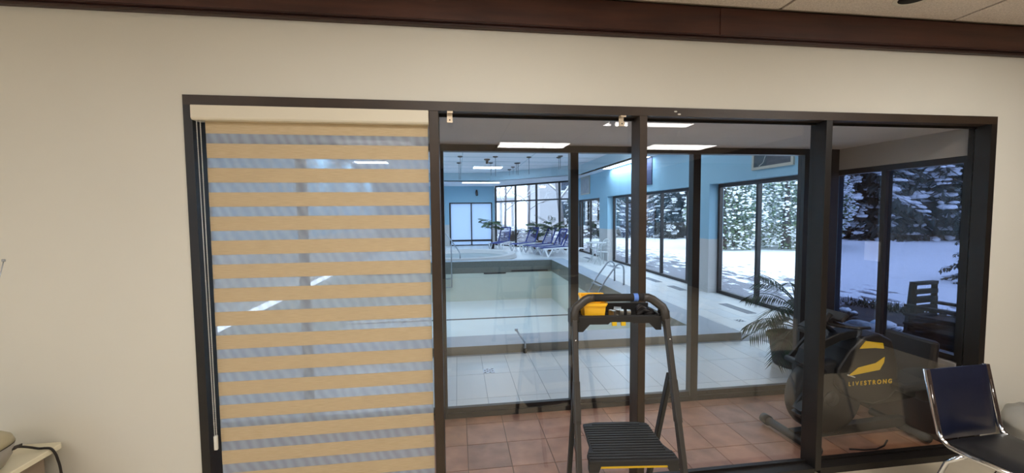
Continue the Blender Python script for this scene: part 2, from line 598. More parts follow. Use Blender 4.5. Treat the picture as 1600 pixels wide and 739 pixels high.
t1 = struct('trim_1')
plate(-4.2, 1.596, 2.335, YW, 2.876, ZC).build('fascia_board', 'trim_wood', t1, 0.003)
plate(1.600, 5.6, 2.335, YW, 2.876, ZC).build('fascia_board', 'trim_wood', t1, 0.003)
for a, b in ((-4.2, 0.99), (0.992, 5.6)):
    MB().prism([(0, 0.028), (0, 0.022), (0.012, 0.018), (0.006, 0.012), (0.006, 0.004), (0.012, 0), (0.04, 0), (0.04, 0.028)], (a, 2.34, 2.848), (0, 1, 0), (0, 0, 1), (b - a, 0, 0)).build('moulding', 'trim_dark', t1)
structm(MB().box(-4.2, -1.42, 2.368, YW, 0, 0.1).box(3.715, 5.6, 2.368, YW, 0, 0.1).build('baseboard_front', 'trim_dark'))

# front room lamps (2x4 ft troffers; some seen mirrored in the glass, some added)
def troffer(x0, x1, y0, y1, z, label, m, group):
    t = thing('ceiling_light', ((x0 + x1) / 2, (y0 + y1) / 2, z), label, 'ceiling light', group)
    hx, hy = (x1 - x0) / 2, (y1 - y0) / 2
    f = MB().box(-hx, hx, -hy, -hy + 0.02, -0.012, 0.0).box(-hx, hx, hy - 0.02, hy, -0.012, 0.0).box(-hx, -hx + 0.02, -hy + 0.02, hy - 0.02, -0.012, 0.0).box(hx - 0.02, hx, -hy + 0.02, hy - 0.02, -0.012, 0.0)
    f.build('light_frame', 'lamp_rim', t)
    plate(-hx + 0.02, hx - 0.02, -hy + 0.02, hy - 0.02, -0.009, -0.001).build('diffuser', m, t)
    return t


for c, lb in (((0.73, 2.01, -2.65, -2.03), 'warm fluorescent ceiling panel mirrored at top of the second glass pane'),
              ((3.51, 4.80, -2.65, -2.03), 'warm fluorescent ceiling panel mirrored low in the third glass pane'),
              ((2.03, 3.31, -0.66, -0.24), 'warm fluorescent ceiling panel mirrored high across the third mullion'),
              ((-2.0, -0.72, -2.65, -2.03), 'warm fluorescent ceiling panel near the middle of the room, mirrored through the blind'),
              ((-3.6, -2.32, -0.66, -0.04), 'warm fluorescent ceiling panel nearest the table corner'),
              ((-0.45, 0.83, 0.55, 1.17), 'added unseen warm fill panel close to the glazed wall, above the blind'),  # this panel and the next are added out of view to brighten the wall
              ((2.50, 3.78, 0.55, 1.17), 'added unseen warm fill panel close to the glazed wall, above the ladder'),
              ((-3.6, -2.32, -5.2, -4.6), 'warm fluorescent ceiling panel at the back of the room by the window')):
    troffer(*c, ZC, lb, 'lamp_warm', 'front room ceiling lights')

d = thing('downlight', (2.655, 2.09, ZC), 'recessed round downlight with black baffle in the ceiling beside the brown beam', 'downlight')
MB().lathe([(0.078, -0.002), (0.10, -0.006), (0.103, 0.0), (0.078, 0.0)], n=32).build('trim_ring', 'lamp_rim', d)
MB().lathe([(0.079, -0.004), (0.06, -0.0025), (0.0, -0.002)], n=32).build('baffle', 'black_void', d)

# =================================================================== WINDOW 1: glazed wall between the front room and the corridor
w1 = struct('window_1')
plate(-1.42, 3.715, 2.372, YB, 2.388, 2.44).build('head_rail', 'frame_worn', w1)
plate(-1.42, -1.377, 2.372, YB, 0.0, 2.388).build('jamb', 'frame', w1)
plate(3.668, 3.715, 2.372, YB, 0.0, 2.388).build('jamb', 'frame', w1)
MULL = [(-0.152, -0.098), (1.108, 1.157), (2.386, 2.431)]
for a, b in MULL:
    plate(a, b, 2.372, YB - 0.005, 0.03, 2.388).build('mullion', 'frame_worn' if a < 1.5 else 'frame', w1, 0.003)
edges = [-1.377] + [x for ab in MULL for x in ab] + [3.668]
for k in range(4):
    a, b = edges[2 * k], edges[2 * k + 1]
    plate(a, b, 2.376, YB, 0.0, 0.045).build('sill_rail', 'frame', w1)
    plate(a, b, YG - 0.003, YG + 0.003, 0.045, 2.388).build('pane', 'glass', w1)
    MB().box(a, b, YG - 0.012, YG - 0.004, 2.372, 2.388).build('glazing_bead', 'frame', w1)
    MB().box(a, b, YG - 0.016, YG - 0.004, 0.045, 0.06).build('glazing_bead', 'frame', w1)
for x, z in ((1.338, 2.417), (1.362, 2.401)):
    MB().blob((x, 2.371, z), 0.011, 0.002, 0.0045, 3, 0.2).build('paint_drip', 'lamp_rim', w1)
for x, z in ((-0.033, 2.388), (1.001, 2.388)):
    lb = 'small metal blind mounting clip on the header beside the blind' if x < 0.5 else 'small metal blind mounting clip with twisted tab beside the middle mullion'
    c = thing('mounting_clip', (x, 2.38, z), lb, 'bracket', 'blind mounting clips on the header')
    MB().box(-0.016, 0.016, -0.014, 0.02, -0.003, 0.0).box(-0.016, 0.016, -0.014, -0.011, -0.012, 0.0).build('clip_top', 'brass_clip', c)
    MB().box(-0.017, 0.013, 0.016, 0.019, -0.062, -0.003).box(-0.018, 0.014, 0.006, 0.016, -0.062, -0.035).build('clip_tab', 'brass_clip', c)
    MB().tube([(-0.002, 0.0055, -0.048), (-0.002, 0.003, -0.048)], 0.004, 8).build('screw', 'radio_dark', c)

# =================================================================== ZEBRA BLIND
bl = thing('zebra_blind', (-0.766, 2.40, 2.388), 'zebra roller blind with oatmeal and sheer bands behind a cream cassette', 'blind')
ox = 0.766
cs = MB().prism([(-0.045, -0.003), (0.03, -0.003), (0.03, -0.08), (-0.038, -0.08), (-0.046, -0.07)], (-1.376 + ox, 0, 0), (0, 1, 0), (0, 0, 1), (1.223, 0, 0))
cs.build('cassette', 'cassette', bl, 0.003)
XL, XRb = -1.330 + ox, -0.160 + ox
MB().tube([(XL, 0.0, -0.066), (XRb, 0.0, -0.066)], 0.014, 12).build('roller', 'band', bl)
zt0 = 2.323 - 2.388
k = 0
while True:
    zt = zt0 - 0.1311 * k
    zb = zt - 0.0780
    if zt + 2.388 < 0.12:
        break
    ztop = min(zt, -0.078)
    MB().box(XL, XRb, -0.0016, 0.0016, zb, ztop).build('fabric_band', 'band', bl)
    zs = max(zb - 0.0531, -2.388 + 0.09)
    if zs < zb:
        MB().box(XL, XRb, -0.0006, 0.0006, zs, zb).build('sheer_band', 'sheer', bl)
    k += 1
zlow = min(zs, zb)
MB().box(XL, XRb, -0.008, 0.008, zlow - 0.03, zlow).build('bottom_rail', 'cassette', bl, 0.003)
for s, (xa, xb) in enumerate(((-1.356, -1.346), (-1.338, -1.336))):
    ch = MB()
    ch.tube([(xa + ox, -0.030, -0.08), (xb + ox, -0.030, -1.80)], 0.0016, 5)
    for q in range(170):
        t = q / 169
        ch.blob((xa + (xb - xa) * t + ox, -0.030, -0.08 - 1.72 * t), 0.0038, 0.0038, 0.0038, amp=0, n=6, m=4)
    ch.build('bead_chain', 'bead', bl)
cw = MB().box(-1.350 + ox, -1.332 + ox, -0.037, -0.023, -1.875, -1.795).build('chain_weight', 'clear_weight', bl, 0.003)

# =================================================================== CORRIDOR
XC0, XC1, Y2 = -2.8, 3.69, 3.52
structm(plate(XC0, XC1 + 0.1, YB, 3.60, 2.395, 2.47).build('ceiling.001', 'corr_ceiling'))
structm(plate(XC0 - 0.1, XC0, YB, 3.60, 0, 2.47).build('wall_left.001', 'corr_wall'))
structm(MB().box(XC1 - 0.012, XC1, YB, 3.52, 0, 0.47).build('trim_6', 'panelling'))
wr = MB().box(XC1, XC1 + 0.1, YB, 3.60, 0, 0.655).box(XC1, XC1 + 0.1, YB, 3.60, 2.195, 2.47)
structm(wr.build('wall_right.001', 'corr_wall'))
fl = struct('floor.001')
plate(XC0, XC1, YB, 3.60, -0.08, -0.004).build('grout_bed', 'grout_dark', fl)
px, py = 0.312, 0.312
protos = {}
xs = []
x = 0.048 - px * 10
while x < XC1:
    xs.append(x)
    x += px
ys = [3.40 - py * k for k in range(3)] 
rows = [(3.40, 3.52), (3.088, 3.40), (2.776, 3.088), (2.50, 2.776)]
for (ya, yb) in rows:
    for xa in xs:
        a, b = max(xa, XC0) + 0.003, min(xa + px, XC1) - 0.003
        if b - a < 0.03:
            continue
        o = plate(a, b, ya + 0.003, yb - 0.003, -0.006, random.uniform(-0.0005, 0.0008)).build('floor_tile', random.choice(TERRA), fl)

# corridor side window to the snow
w3 = struct('window_3')
fr = MB().box(3.70, 3.77, YB, 3.60, 0.655, 0.70).box(3.70, 3.77, YB, 3.60, 2.145, 2.195).box(3.70, 3.77, YB, 2.54, 0.70, 2.145).box(3.70, 3.77, 3.56, 3.60, 0.70, 2.145)
fr.build('window_frame', 'bronze', w3)
plate(3.70, 3.77, 3.085, 3.125, 0.70, 2.145).build('mullion', 'bronze', w3)
plate(3.733, 3.737, 2.54, 3.085, 0.70, 2.145).build('pane', 'glass_tint', w3)
plate(3.733, 3.737, 3.125, 3.56, 0.70, 2.145).build('pane', 'glass_tint', w3)
plate(3.655, 3.70, YB, 3.52, 0.62, 0.655).build('window_sill', 'corr_wall', w3)

# =================================================================== WINDOW 2: between corridor and pool hall
w2 = struct('window_2')
plate(XC0, XC1, Y2, 3.60, 2.338, 2.395).build('head_rail', 'bronze', w2)
MU2 = [(-2.46, -2.40), (-1.30, -1.24), (-0.17, -0.112), (1.000, 1.073), (2.172, 2.245)]
for a, b in MU2:
    plate(a, b, Y2, 3.60, 0.0, 2.338).build('mullion', 'bronze', w2, 0.003)
plate(3.318, XC1, Y2, 3.60, 0.0, 2.338).build('jamb', 'bronze', w2)
e2 = [XC0] + [x for ab in MU2 for x in ab] + [3.318]
for k in range(6):
    a, b = e2[2 * k], e2[2 * k + 1]
    plate(a, b, Y2, 3.60, 0.0, 0.045).build('sill_rail', 'bronze', w2)
    plate(a, b, Y2 + 0.02, 3.58, 0.045, 0.085).build('sill_rail', 'bronze', w2)
    plate(a, b, 3.557, 3.563, 0.085, 2.338).build('pane', 'glass', w2)

# =================================================================== POOL HALL SHELL
ZP, ZS = 3.80, 3.38
XW, XG = 5.50, 5.74
structm(plate(-4.0, 6.0, 3.50, 3.60, 2.47, 3.95).build('wall_front.001', 'blue_wall'))
structm(MB().box(-4.0, XC0 - 0.1, 3.50, 3.60, 0, 2.47).build('wall_front.002', 'blue_wall'))
wl = MB().box(-4.1, -4.0, 3.5, 23.5, 1.2, 3.95)
structm(wl.build('wall_left.002', 'blue_wall'))
structm(plate(-4.1, -3.99, 3.5, 23.5, 0, 1.2).build('wall_left.003', 'stone_wall'))
# diagonal return wall from the corridor corner to the side wall
ddir = Vector((5.74 - 3.69, 5.80 - 3.60, 0))
dn = Vector((ddir.y, -ddir.x, 0)).normalized()
structm(MB().prism([(0, 0), (1, 0), (1, 3.95), (0, 3.95)], (3.69, 3.60, 0), ddir, (0, 0, 1), dn * 0.1).build('wall_right.002', 'blue_wall'))
# side wall above the windows and its pillars
structm(MB().box(XW, XG + 0.1, 5.80, 18.9, 2.41, 3.95).build('wall_right.003', 'blue_wall'))
BAYS = [(5.80, 8.30), (9.02, 14.42), (15.28, 18.62)]
pill = [(8.30, 9.02), (14.42, 15.28), (18.62, 18.9)]
pu, pl = MB(), MB()
for a, b in pill:
    pu.box(XW, XG + 0.1, a, b, 1.2, 2.41)
    pl.box(XW - 0.006, XG + 0.1, a - 0.006, b, 0, 1.2)
structm(pu.build('wall_right.004', 'blue_wall'))
structm(pl.build('wall_right.005', 'stone_wall'))
MUL_R = [[7.12], [9.52, 10.85, 12.05, 13.25], [15.80, 17.05, 18.25]]
for i, (a, b) in enumerate(BAYS):
    ww = struct('window_%d' % (4 + i))
    MB().box(XG - 0.03, XG + 0.05, a, b, 0.0, 0.07).build('sill_rail', 'bronze', ww)
    MB().box(XG - 0.03, XG + 0.05, a, b, 2.33, 2.41).build('head_rail', 'bronze', ww)
    ee = [a - 0.03] + MUL_R[i] + [b + 0.03]
    for y in [a + 0.03] + MUL_R[i] + [b - 0.03]:
        MB().box(XG - 0.03, XG + 0.05, y - 0.03, y + 0.03, 0.07, 2.33).build('mullion', 'bronze', ww)
    for y0, y1 in zip(ee[:-1], ee[1:]):
        MB().box(XG + 0.008, XG + 0.013, y0 + 0.03, y1 - 0.03, 0.07, 2.33).build('pane', 'glass_out', ww)
# far wall, frosted door, chamfer glazing
YF = 23.3
fw = MB().box(-4.0, -0.46, YF, YF + 0.15, 1.2, 3.95).box(-0.46, 1.98, YF, YF + 0.15, 2.46, 3.95).box(1.98, 2.13, YF, YF + 0.15, 1.2, 3.95)
structm(fw.build('wall_back.001', 'blue_wall'))
structm(MB().box(-4.0, -0.46, YF - 0.01, YF + 0.15, 0, 1.2).box(1.98, 2.13, YF - 0.01, YF + 0.15, 0, 1.2).build('wall_back.002', 'stone_wall'))
dr = struct('door_1')
MB().box(-0.46, 1.98, YF, YF + 0.1, 2.40, 2.46).box(-0.46, 1.98, YF, YF + 0.1, 0, 0.05).box(-0.46, -0.38, YF, YF + 0.1, 0.05, 2.40).box(1.92, 1.98, YF, YF + 0.1, 0.05, 2.40).build('door_frame', 'bronze', dr)
plate(0.755, 0.815, YF, YF + 0.08, 0.05, 2.40).build('meeting_stile', 'bronze', dr)
for a, b in ((-0.38, 0.755), (0.815, 1.92)):
    plate(a, b, YF + 0.03, YF + 0.04, 0.34, 2.40).build('frosted_panel', 'frosted', dr)
    plate(a, b, YF + 0.02, YF + 0.06, 0.24, 0.34).build('kick_rail', 'bronze', dr)
    plate(a, b, YF + 0.03, YF + 0.04, 0.05, 0.24).build('frosted_panel', 'frosted', dr)
A0, A1 = Vector((2.13, 23.2, 0)), Vector((5.74, 18.62, 0))
ad = (A1 - A0)
aL = ad.length
au = ad.normalized()
an = Vector((-au.y, au.x, 0))     # outward
w7 = struct('window_7')


def ch(a, b, z0, z1, th=0.08, off=0.0):
    return MB().prism([(a, z0), (b, z0), (b, z1), (a, z1)], A0 + an * off, au, (0, 0, 1), an * th)


ch(0, aL, 0, 0.06).build('sill_rail', 'bronze', w7)
ch(0, aL, 3.30, 3.40).build('head_rail', 'bronze', w7)
mt = [0.03, 1.60, 3.10, 4.60, aL - 0.03]
for t in mt:
    ch(t - 0.04, t + 0.04, 0.06, 3.30).build('mullion', 'bronze', w7)
for p, q in zip(mt[:-1], mt[1:]):
    ch(p + 0.04, q - 0.04, 2.46, 2.53).build('transom', 'bronze', w7)
    ch(p + 0.04, q - 0.04, 0.06, 2.46, 0.006, 0.04).build('pane', 'glass_out', w7)
    ch(p + 0.04, q - 0.04, 2.53, 3.30, 0.006, 0.04).build('pane', 'glass_out', w7)
structm(ch(0, aL, 3.40, 3.95, 0.12).build('wall_back.003', 'blue_wall'))

# ceiling and dropped soffit
structm(plate(-4.1, 6.0, 3.5, 23.6, ZP, ZP + 0.1).build('ceiling.002', 'pool_ceiling'))
sl = MB()
for y in [6 + 1.2 * k for k in range(12)]:
    sl.box(-4.0, 5.1, y - 0.015, y + 0.015, ZP - 0.008, ZP)
for x in (0.2, 2.6):
    sl.box(x - 0.012, x + 0.012, 3.6, 19.9, ZP - 0.007, ZP)
structm(sl.build('trim_2', 'fascia'))
inner = [(-4.0, 19.9), (1.6, 19.9), (5.1, 16.4), (5.1, 3.6)]
outer = [(-4.0, 23.3), (2.13, 23.3), (5.74, 18.62), (5.74, 3.6)]
fs = MB()
so = MB()
for k in range(3):
    p, q = inner[k], inner[k + 1]
    P, Q = outer[k], outer[k + 1]
    fs.add([(p[0], p[1], ZS), (q[0], q[1], ZS), (q[0], q[1], ZP), (p[0], p[1], ZP),
            (p[0] + 0.03, p[1] + 0.05, ZS), (q[0] + 0.03, q[1] + 0.05, ZS), (q[0] + 0.03, q[1] + 0.05, ZP), (p[0] + 0.03, p[1] + 0.05, ZP)],
           [(0, 1, 2, 3), (7, 6, 5, 4), (0, 4, 5, 1)])
    so.add([(p[0], p[1], ZS), (q[0], q[1], ZS), (Q[0], Q[1], ZS), (P[0], P[1], ZS),
            (p[0], p[1], ZS + 0.04), (q[0], q[1], ZS + 0.04), (Q[0], Q[1], ZS + 0.04), (P[0], P[1], ZS + 0.04)],
           [(0, 1, 2, 3), (7, 6, 5, 4), (0, 4, 5, 1), (2, 6, 7, 3)])
structm(fs.build('trim_3', 'fascia'))
structm(so.build('trim_4', 'soffit'))

# pool hall lights
troffer(0.70, 1.95, 17.2, 18.0, ZP, 'cool white ceiling panel of the pool hall beside the hanging rods', 'lamp_far', 'pool hall ceiling lights')
troffer(0.25, 2.15, 20.35, 20.75, ZS, 'cool white slim ceiling panel under the far soffit', 'lamp_far', 'pool hall ceiling lights')
troffer(5.16, 5.44, 10.9, 14.1, ZS, 'cool white slim ceiling panel under the side soffit', 'lamp_far', 'pool hall ceiling lights')
for yy, rw in ((5.2, 'front'), (8.2, 'middle'), (11.2, 'rear')):  # added panels above the view, put in to light the hall
    for xx, cl in ((-2.4, 'left'), (0.6, 'centre'), (3.4, 'right')):
        troffer(xx, xx + 1.22, yy, yy + 0.61, ZP, 'added unseen cool white fill panel over the pool, %s row, %s' % (rw, cl), 'fill_cool', 'pool hall ceiling lights')

for yy, nm in ((12.6, 'near'), (15.8, 'middle'), (19.0, 'far')):  # added panels hidden behind the blind, brightening the far end
    troffer(-3.8, -2.6, yy, yy + 0.61, ZP, 'added cool white fill panel at the %s left side above the hot tub' % nm, 'lamp_far', 'pool hall ceiling lights')

# floor tiles of the pool hall
fp = struct('floor.002')
PX0, PX1, PY0, PY1 = -3.2, 3.40, 5.60, 14.5     # basin
KX1, KY0 = 3.93, 5.14                            # kerb outer
gb = MB().box(-4.0, 5.8, 3.6, KY0 + 0.2, -0.1, -0.004).box(KX1 - 0.2, 5.8, KY0 + 0.2, 23.5, -0.1, -0.004).box(-4.0, KX1 - 0.2, 14.6, 23.5, -0.1, -0.004)
gb.build('grout_bed', 'grout_light', fp)
tx, ty = 0.302, 0.598
wx0 = -0.037 - tx * 12
proto = {}


def wtile(x0, x1, y0, y1):
    key = (round(x1 - x0, 3), round(y1 - y0, 3))
    k = random.randrange(3)
    if (key, k) not in proto:
        o = plate(0, x1 - x0 - 0.005, 0, y1 - y0 - 0.005, -0.006, 0.0).build('floor_tile', WHITE[k], fp)
        proto[(key, k)] = o
    else:
        o = proto[(key, k)].copy()
        COL.objects.link(o)
    o.location = (x0 + 0.0025, y0 + 0.0025, random.uniform(-0.0004, 0.0004))


far = MB()
nt_ = 0
for r in range(0, 34):
    y0 = 3.883 - ty + ty * r
    y1 = y0 + ty
    if y0 < 3.6:
        y0 = 3.6
    y1 = min(y1, YF)
    for c in range(0, 32):
        x0 = wx0 + tx * c + 0
        x1 = x0 + tx
        if x1 > XG or x0 < -3.9 or y1 - y0 < 0.05:
            continue
        if y0 < KY0 - 0.01 and y1 > KY0 + 0.02 and x0 < KX1 - 0.02:
            continue
        if y0 >= KY0 - 0.05 and y1 < 14.99 and x0 < KX1 - 0.05:
            continue
        if 3.69 < x1 and y0 < 5.8 and (y0 - 3.6) < (x1 - 3.69) * 1.073 + 0.05:
            continue
        if y0 < 11 and x0 > -1.6:
            nt_ += 1
            wtile(x0, x1, y0, y1)
        else:
            far.box(x0 + 0.0025, x1 - 0.0025, y0 + 0.0025, y1 - 0.0025, -0.006, 0.0)
tag(far.build('far_floor_tiles', WHITE[0], fp), kind='stuff')

# =================================================================== POOL
pool = thing('swimming_pool', (0, 10, 0), 'large drained swimming pool with raised grey kerb and pale basin', 'pool')
K = 0.104
OY = -10


def pm(*b):
    m = MB()
    for x0, x1, y0, y1, z0, z1 in b:
        m.box(x0, x1, y0 + OY, y1 + OY, z0, z1)
    return m


PD = -1.32
pm((PX0 - 0.5, KX1, KY0 + 0.012, PY0, K - 0.02, K), (PX1, KX1 - 0.012, PY0, PY1 + 0.4, K - 0.02, K), (PX0, PX1, PY1, PY1 + 0.4, K - 0.02, K)).build('kerb_coping', 'kerb_top', pool)
pm((PX0 - 0.5, KX1, KY0, KY0 + 0.012, -0.002, K + 0.0005), (KX1 - 0.012, KX1, KY0 + 0.012, PY1 + 0.4, -0.002, K - 0.021)).build('kerb_face', 'kerb_side', pool)
pm((PX0 - 0.3, PX0, PY0, PY1, PD, K), (PX1, PX1 + 0.3, PY0, PY1, PD, K - 0.02), (PX0, PX1 + 0.3, PY1, PY1 + 0.3, PD, K - 0.02), (PX0, PX1 + 0.3, PY0 - 0.3, PY0, PD, K - 0.02)).build('basin_wall', 'pool_paint', pool)
pm((PX0, PX1, PY0, PY1, PD - 0.1, PD)).build('basin_floor', 'pool_floor', pool)
pm((PX1 - 0.006, PX1, PY0, PY1, -0.32, K - 0.001), (PX0, PX1 - 0.006, PY1 - 0.006, PY1, -0.32, K - 0.001)).build('waterline_band', 'waterline', pool)
pm((PX0, PX1, 11.93, 12.05, PD, PD + 0.003)).build('lane_line', 'black_line', pool)
pm((1.9, 3.25, PY1 - 0.02, PY1 - 0.006, -0.30, -0.24), (0.9, 1.7, PY1 - 0.02, PY1 - 0.006, -0.36, -0.31)).build('overflow_slot', 'black_line', pool)
sp = MB()
sp.tube([(0.84, 5.10 + OY, 0.0), (0.84, 5.12 + OY, 0.13), (0.80, 5.35 + OY, 0.17), (0.755, 5.50 + OY, 0.20)], 0.014, 8)
spo = thing('water_spout', (0.84, 5.10, 0), 'small chrome pipe spout bent over the near pool kerb', 'spout')
MB().tube([(0, 0, 0.0), (0, 0, 0.135), (-0.03, 0.12, 0.17), (-0.07, 0.3, 0.215)], 0.014, 8).build('pipe', 'steel', spo)
MB().lathe([(0.0, 0.205), (0.022, 0.205), (0.022, 0.23), (0.0, 0.23)], (-0.07, 0.3, 0), 10).build('spout_head', 'steel', spo)
MB().lathe([(0.022, 0.0), (0.022, 0.06), (0.0, 0.06)], (0, 0, 0), 10).build('pipe_base', 'radio_dark', spo)

# pool ladder rails
def arc_rail(y, m=None):
    return [(3.78, y, 0.0), (3.78, y, 0.52), (3.765, y, 0.60), (3.70, y, 0.66), (3.62, y, 0.665), (3.55, y, 0.61), (3.30, y, 0.12), (3.15, y, -0.28)]


pl_ = thing('pool_ladder', (3.5, 9.3, K), 'stainless steel pool ladder with two bent grab rails on the side kerb', 'ladder')
for yy in (9.05, 9.62):
    r = MB()
    P_ = [Vector(p) for p in ((3.86, 0, 0.0), (3.86, 0, 0.36), (3.845, 0, 0.44), (3.79, 0, 0.485), (3.72, 0, 0.49), (3.66, 0, 0.45), (3.40, 0.0, 0.11), (3.20, 0.0, -0.24), (3.20, 0, -0.34))]
    r.tube([(p.x - 3.5, yy - 9.3, p.z) for p in P_], 0.02, 10)
    r.build('grab_rail', 'steel', pl_)
for z in (-0.02, -0.22):
    xx = 3.30 if z > -0.1 else 3.21
    MB().box(xx - 3.5 - 0.04, xx - 3.5 + 0.04, 9.05 - 9.3, 9.62 - 9.3, z - 0.015, z + 0.01).build('tread', 'steel', pl_)
lr = thing('pool_ladder.001', (-0.24, 14.0, K), 'steel pool ladder rails at the far left pool edge beside the mullion', 'ladder')
for dy in (0.0, 0.0):
    pass
for dx in (0.0, -0.5):
    MB().tube([(dx, 0.62, 0.0), (dx, 0.62, 0.5), (dx, 0.55, 0.62), (dx, 0.45, 0.64), (dx, 0.40, 0.55), (dx, 0.40, -0.9)], 0.02, 8).build('grab_rail', 'steel', lr)
for z in (-0.9, -0.6):
    MB().box(-0.5, 0.0, 0.38, 0.46, z, z + 0.03).build('tread', 'steel', lr)

# =================================================================== HOT TUB
ht = thing('hot_tub', (0.30, 17.05, 0), 'round pale hot tub with raised rim beyond the pool', 'hot tub')
MB().lathe([(2.16, 0.0), (2.16, 0.05), (2.12, 0.06), (2.10, 0.15), (2.08, 0.165), (1.80, 0.165), (1.78, 0.15), (1.76, -0.0), (1.76, 0.0)], n=64).build('rim', 'stone_wall', ht)
MB().lathe([(1.775, 0.0), (1.775, 0.002), (1.2, 0.003), (0.0, 0.003)], n=48).build('tub_floor', 'tub_floor', ht)
MB().box(0.5, 0.95, -1.1, -0.9, 0.003, 0.09).build('skimmer', 'pot_brown', ht)
hr = thing('tub_handrail', (0.07, 15.42, 0.15), 'slanted chrome handrail at the hot tub rim', 'handrail')
MB().tube([(0, -0.34, 0.0), (0, -0.34, 0.15), (-0.03, -0.3, 0.25), (-0.47, 0.0, 0.86), (-0.53, 0.06, 0.91), (-0.60, 0.1, 0.90), (-0.64, 0.14, 0.83), (-0.66, 0.2, 0.015)], 0.022, 8).build('rail', 'steel', hr)
hr.location = (0.07, 15.75 - 0.35 + 0.0, 0.165)

# =================================================================== FLOOR GRILLES AND DRAINS
def grille(x, y, wx, wy, label, rz=0.0):
    t = thing('floor_grille', (x, y, 0.0), label, 'floor grille', 'air grilles along the window wall')
    f = MB().box(-wx, wx, -wy, -wy + 0.012, 0.0, 0.005).box(-wx, wx, wy - 0.012, wy, 0.0, 0.005).box(-wx, -wx + 0.012, -wy + 0.012, wy - 0.012, 0.0, 0.005).box(wx - 0.012, wx, -wy + 0.012, wy - 0.012, 0.0, 0.005)
    f.build('grille_frame', 'grille', t)
    s = MB()
    n = 7
    for i in range(n):
        q = -wx + 0.02 + (2 * wx - 0.04) * (i + 0.5) / n
        s.box(q - 0.007, q + 0.007, -wy + 0.012, wy - 0.012, 0.0, 0.004)
    s.build('grille_slats', 'grille', t)
    MB().box(-wx + 0.012, wx - 0.012, -wy + 0.012, wy - 0.012, 0.0, 0.0012).build('grille_well', 'kerb_side', t)


grille(5.13, 6.85, 0.09, 0.40, 'long grey floor grille in front of the nearest side window')
grille(5.14, 10.2, 0.09, 0.40, 'grey floor grille in front of the middle side window')
grille(5.14, 8.95, 0.09, 0.30, 'grey floor grille beside the nearest pale pillar')
grille(5.14, 12.9, 0.09, 0.40, 'grey floor grille on the far side of the pool ladder')
grille(5.14, 15.6, 0.09, 0.40, 'grey floor grille beside the white garden table')
for (x, y, lb) in ((0.325, 4.56, 'square metal floor drain in the white tiles before the pool'), (4.60, 6.06, 'square metal floor drain right of the pool corner')):
    t = thing('floor_drain', (x, y, 0.0), lb, 'floor drain')
    MB().box(-0.065, 0.065, -0.065, 0.065, 0.0, 0.003).build('drain_plate', 'steel', t)
    s = MB()
    for i in range(4):
        for j in range(4):
            if (i + j) % 2 == 0:
                s.box(-0.052 + i * 0.028, -0.03 + i * 0.028, -0.052 + j * 0.028, -0.03 + j * 0.028, 0.003, 0.0036)
    s.build('drain_holes', 'black_void', t)

# =================================================================== PICTURES, DEVICES
def picture(y0, y1, z0, z1, label, m, frame='pic_frame', fw_=0.05, name='framed_picture', cat='picture'):
    t = thing(name, (XW, (y0 + y1) / 2, (z0 + z1) / 2), label, cat)
    hy, hz = (y1 - y0) / 2, (z1 - z0) / 2
    if fw_ > 0:
        MB().box(-0.035, -0.002, -hy, hy, -hz, -hz + fw_).box(-0.035, -0.002, -hy, hy, hz - fw_, hz).box(-0.035, -0.002, -hy, -hy + fw_, -hz + fw_, hz - fw_).box(-0.035, -0.002, hy - fw_, hy, -hz + fw_, hz - fw_).build('picture_frame', frame, t)
    MB().box(-0.022, -0.002, -hy + fw_, hy - fw_, -hz + fw_, hz - fw_).build('print', m, t)
    return t


pc = picture(6.03, 6.98, 2.565, 3.05, 'wide dark framed picture with a pale curved stroke above the nearest window', 'pic_dark')
MB().box(-0.024, -0.0225, 0.12, 0.425, -0.19, 0.19).build('teal_field', 'pic_teal', pc)
MB().tube([(-0.0225, 0.30, -0.18), (-0.0225, 0.20, -0.13), (-0.0225, 0.15, -0.02), (-0.0225, 0.12, 0.19)], 0.008, 6).build('curved_stroke', 'white_text', pc)
picture(10.95, 11.30, 2.60, 3.38, 'tall narrow navy banner on the blue side wall', 'banner', fw_=0.0, name='wall_banner', cat='banner')
picture(16.4, 17.6, 2.60, 3.36, 'pale framed line picture on the far blue side wall', 'pic_light')

t = thing('security_camera', (1.1, YF, 2.98), 'small dark security camera on the far blue wall', 'camera')
MB().box(-0.05, 0.05, -0.04, 0.0, 0.05, 0.2).build('camera_mount', 'pot_dark', t)
MB().tube([(0, -0.04, 0.1), (0, -0.25, -0.1)], 0.07, 10).build('camera_body', 'pot_dark', t)
t = thing('ceiling_sensor', (1.1, 14.9, ZP), 'small brown ceiling sensor between the hanging rods', 'sensor')
MB().lathe([(0.11, 0.0), (0.11, -0.04), (0.05, -0.06), (0.05, -0.17), (0.0, -0.17)], n=12).build('sensor_body', 'pot_brown', t)

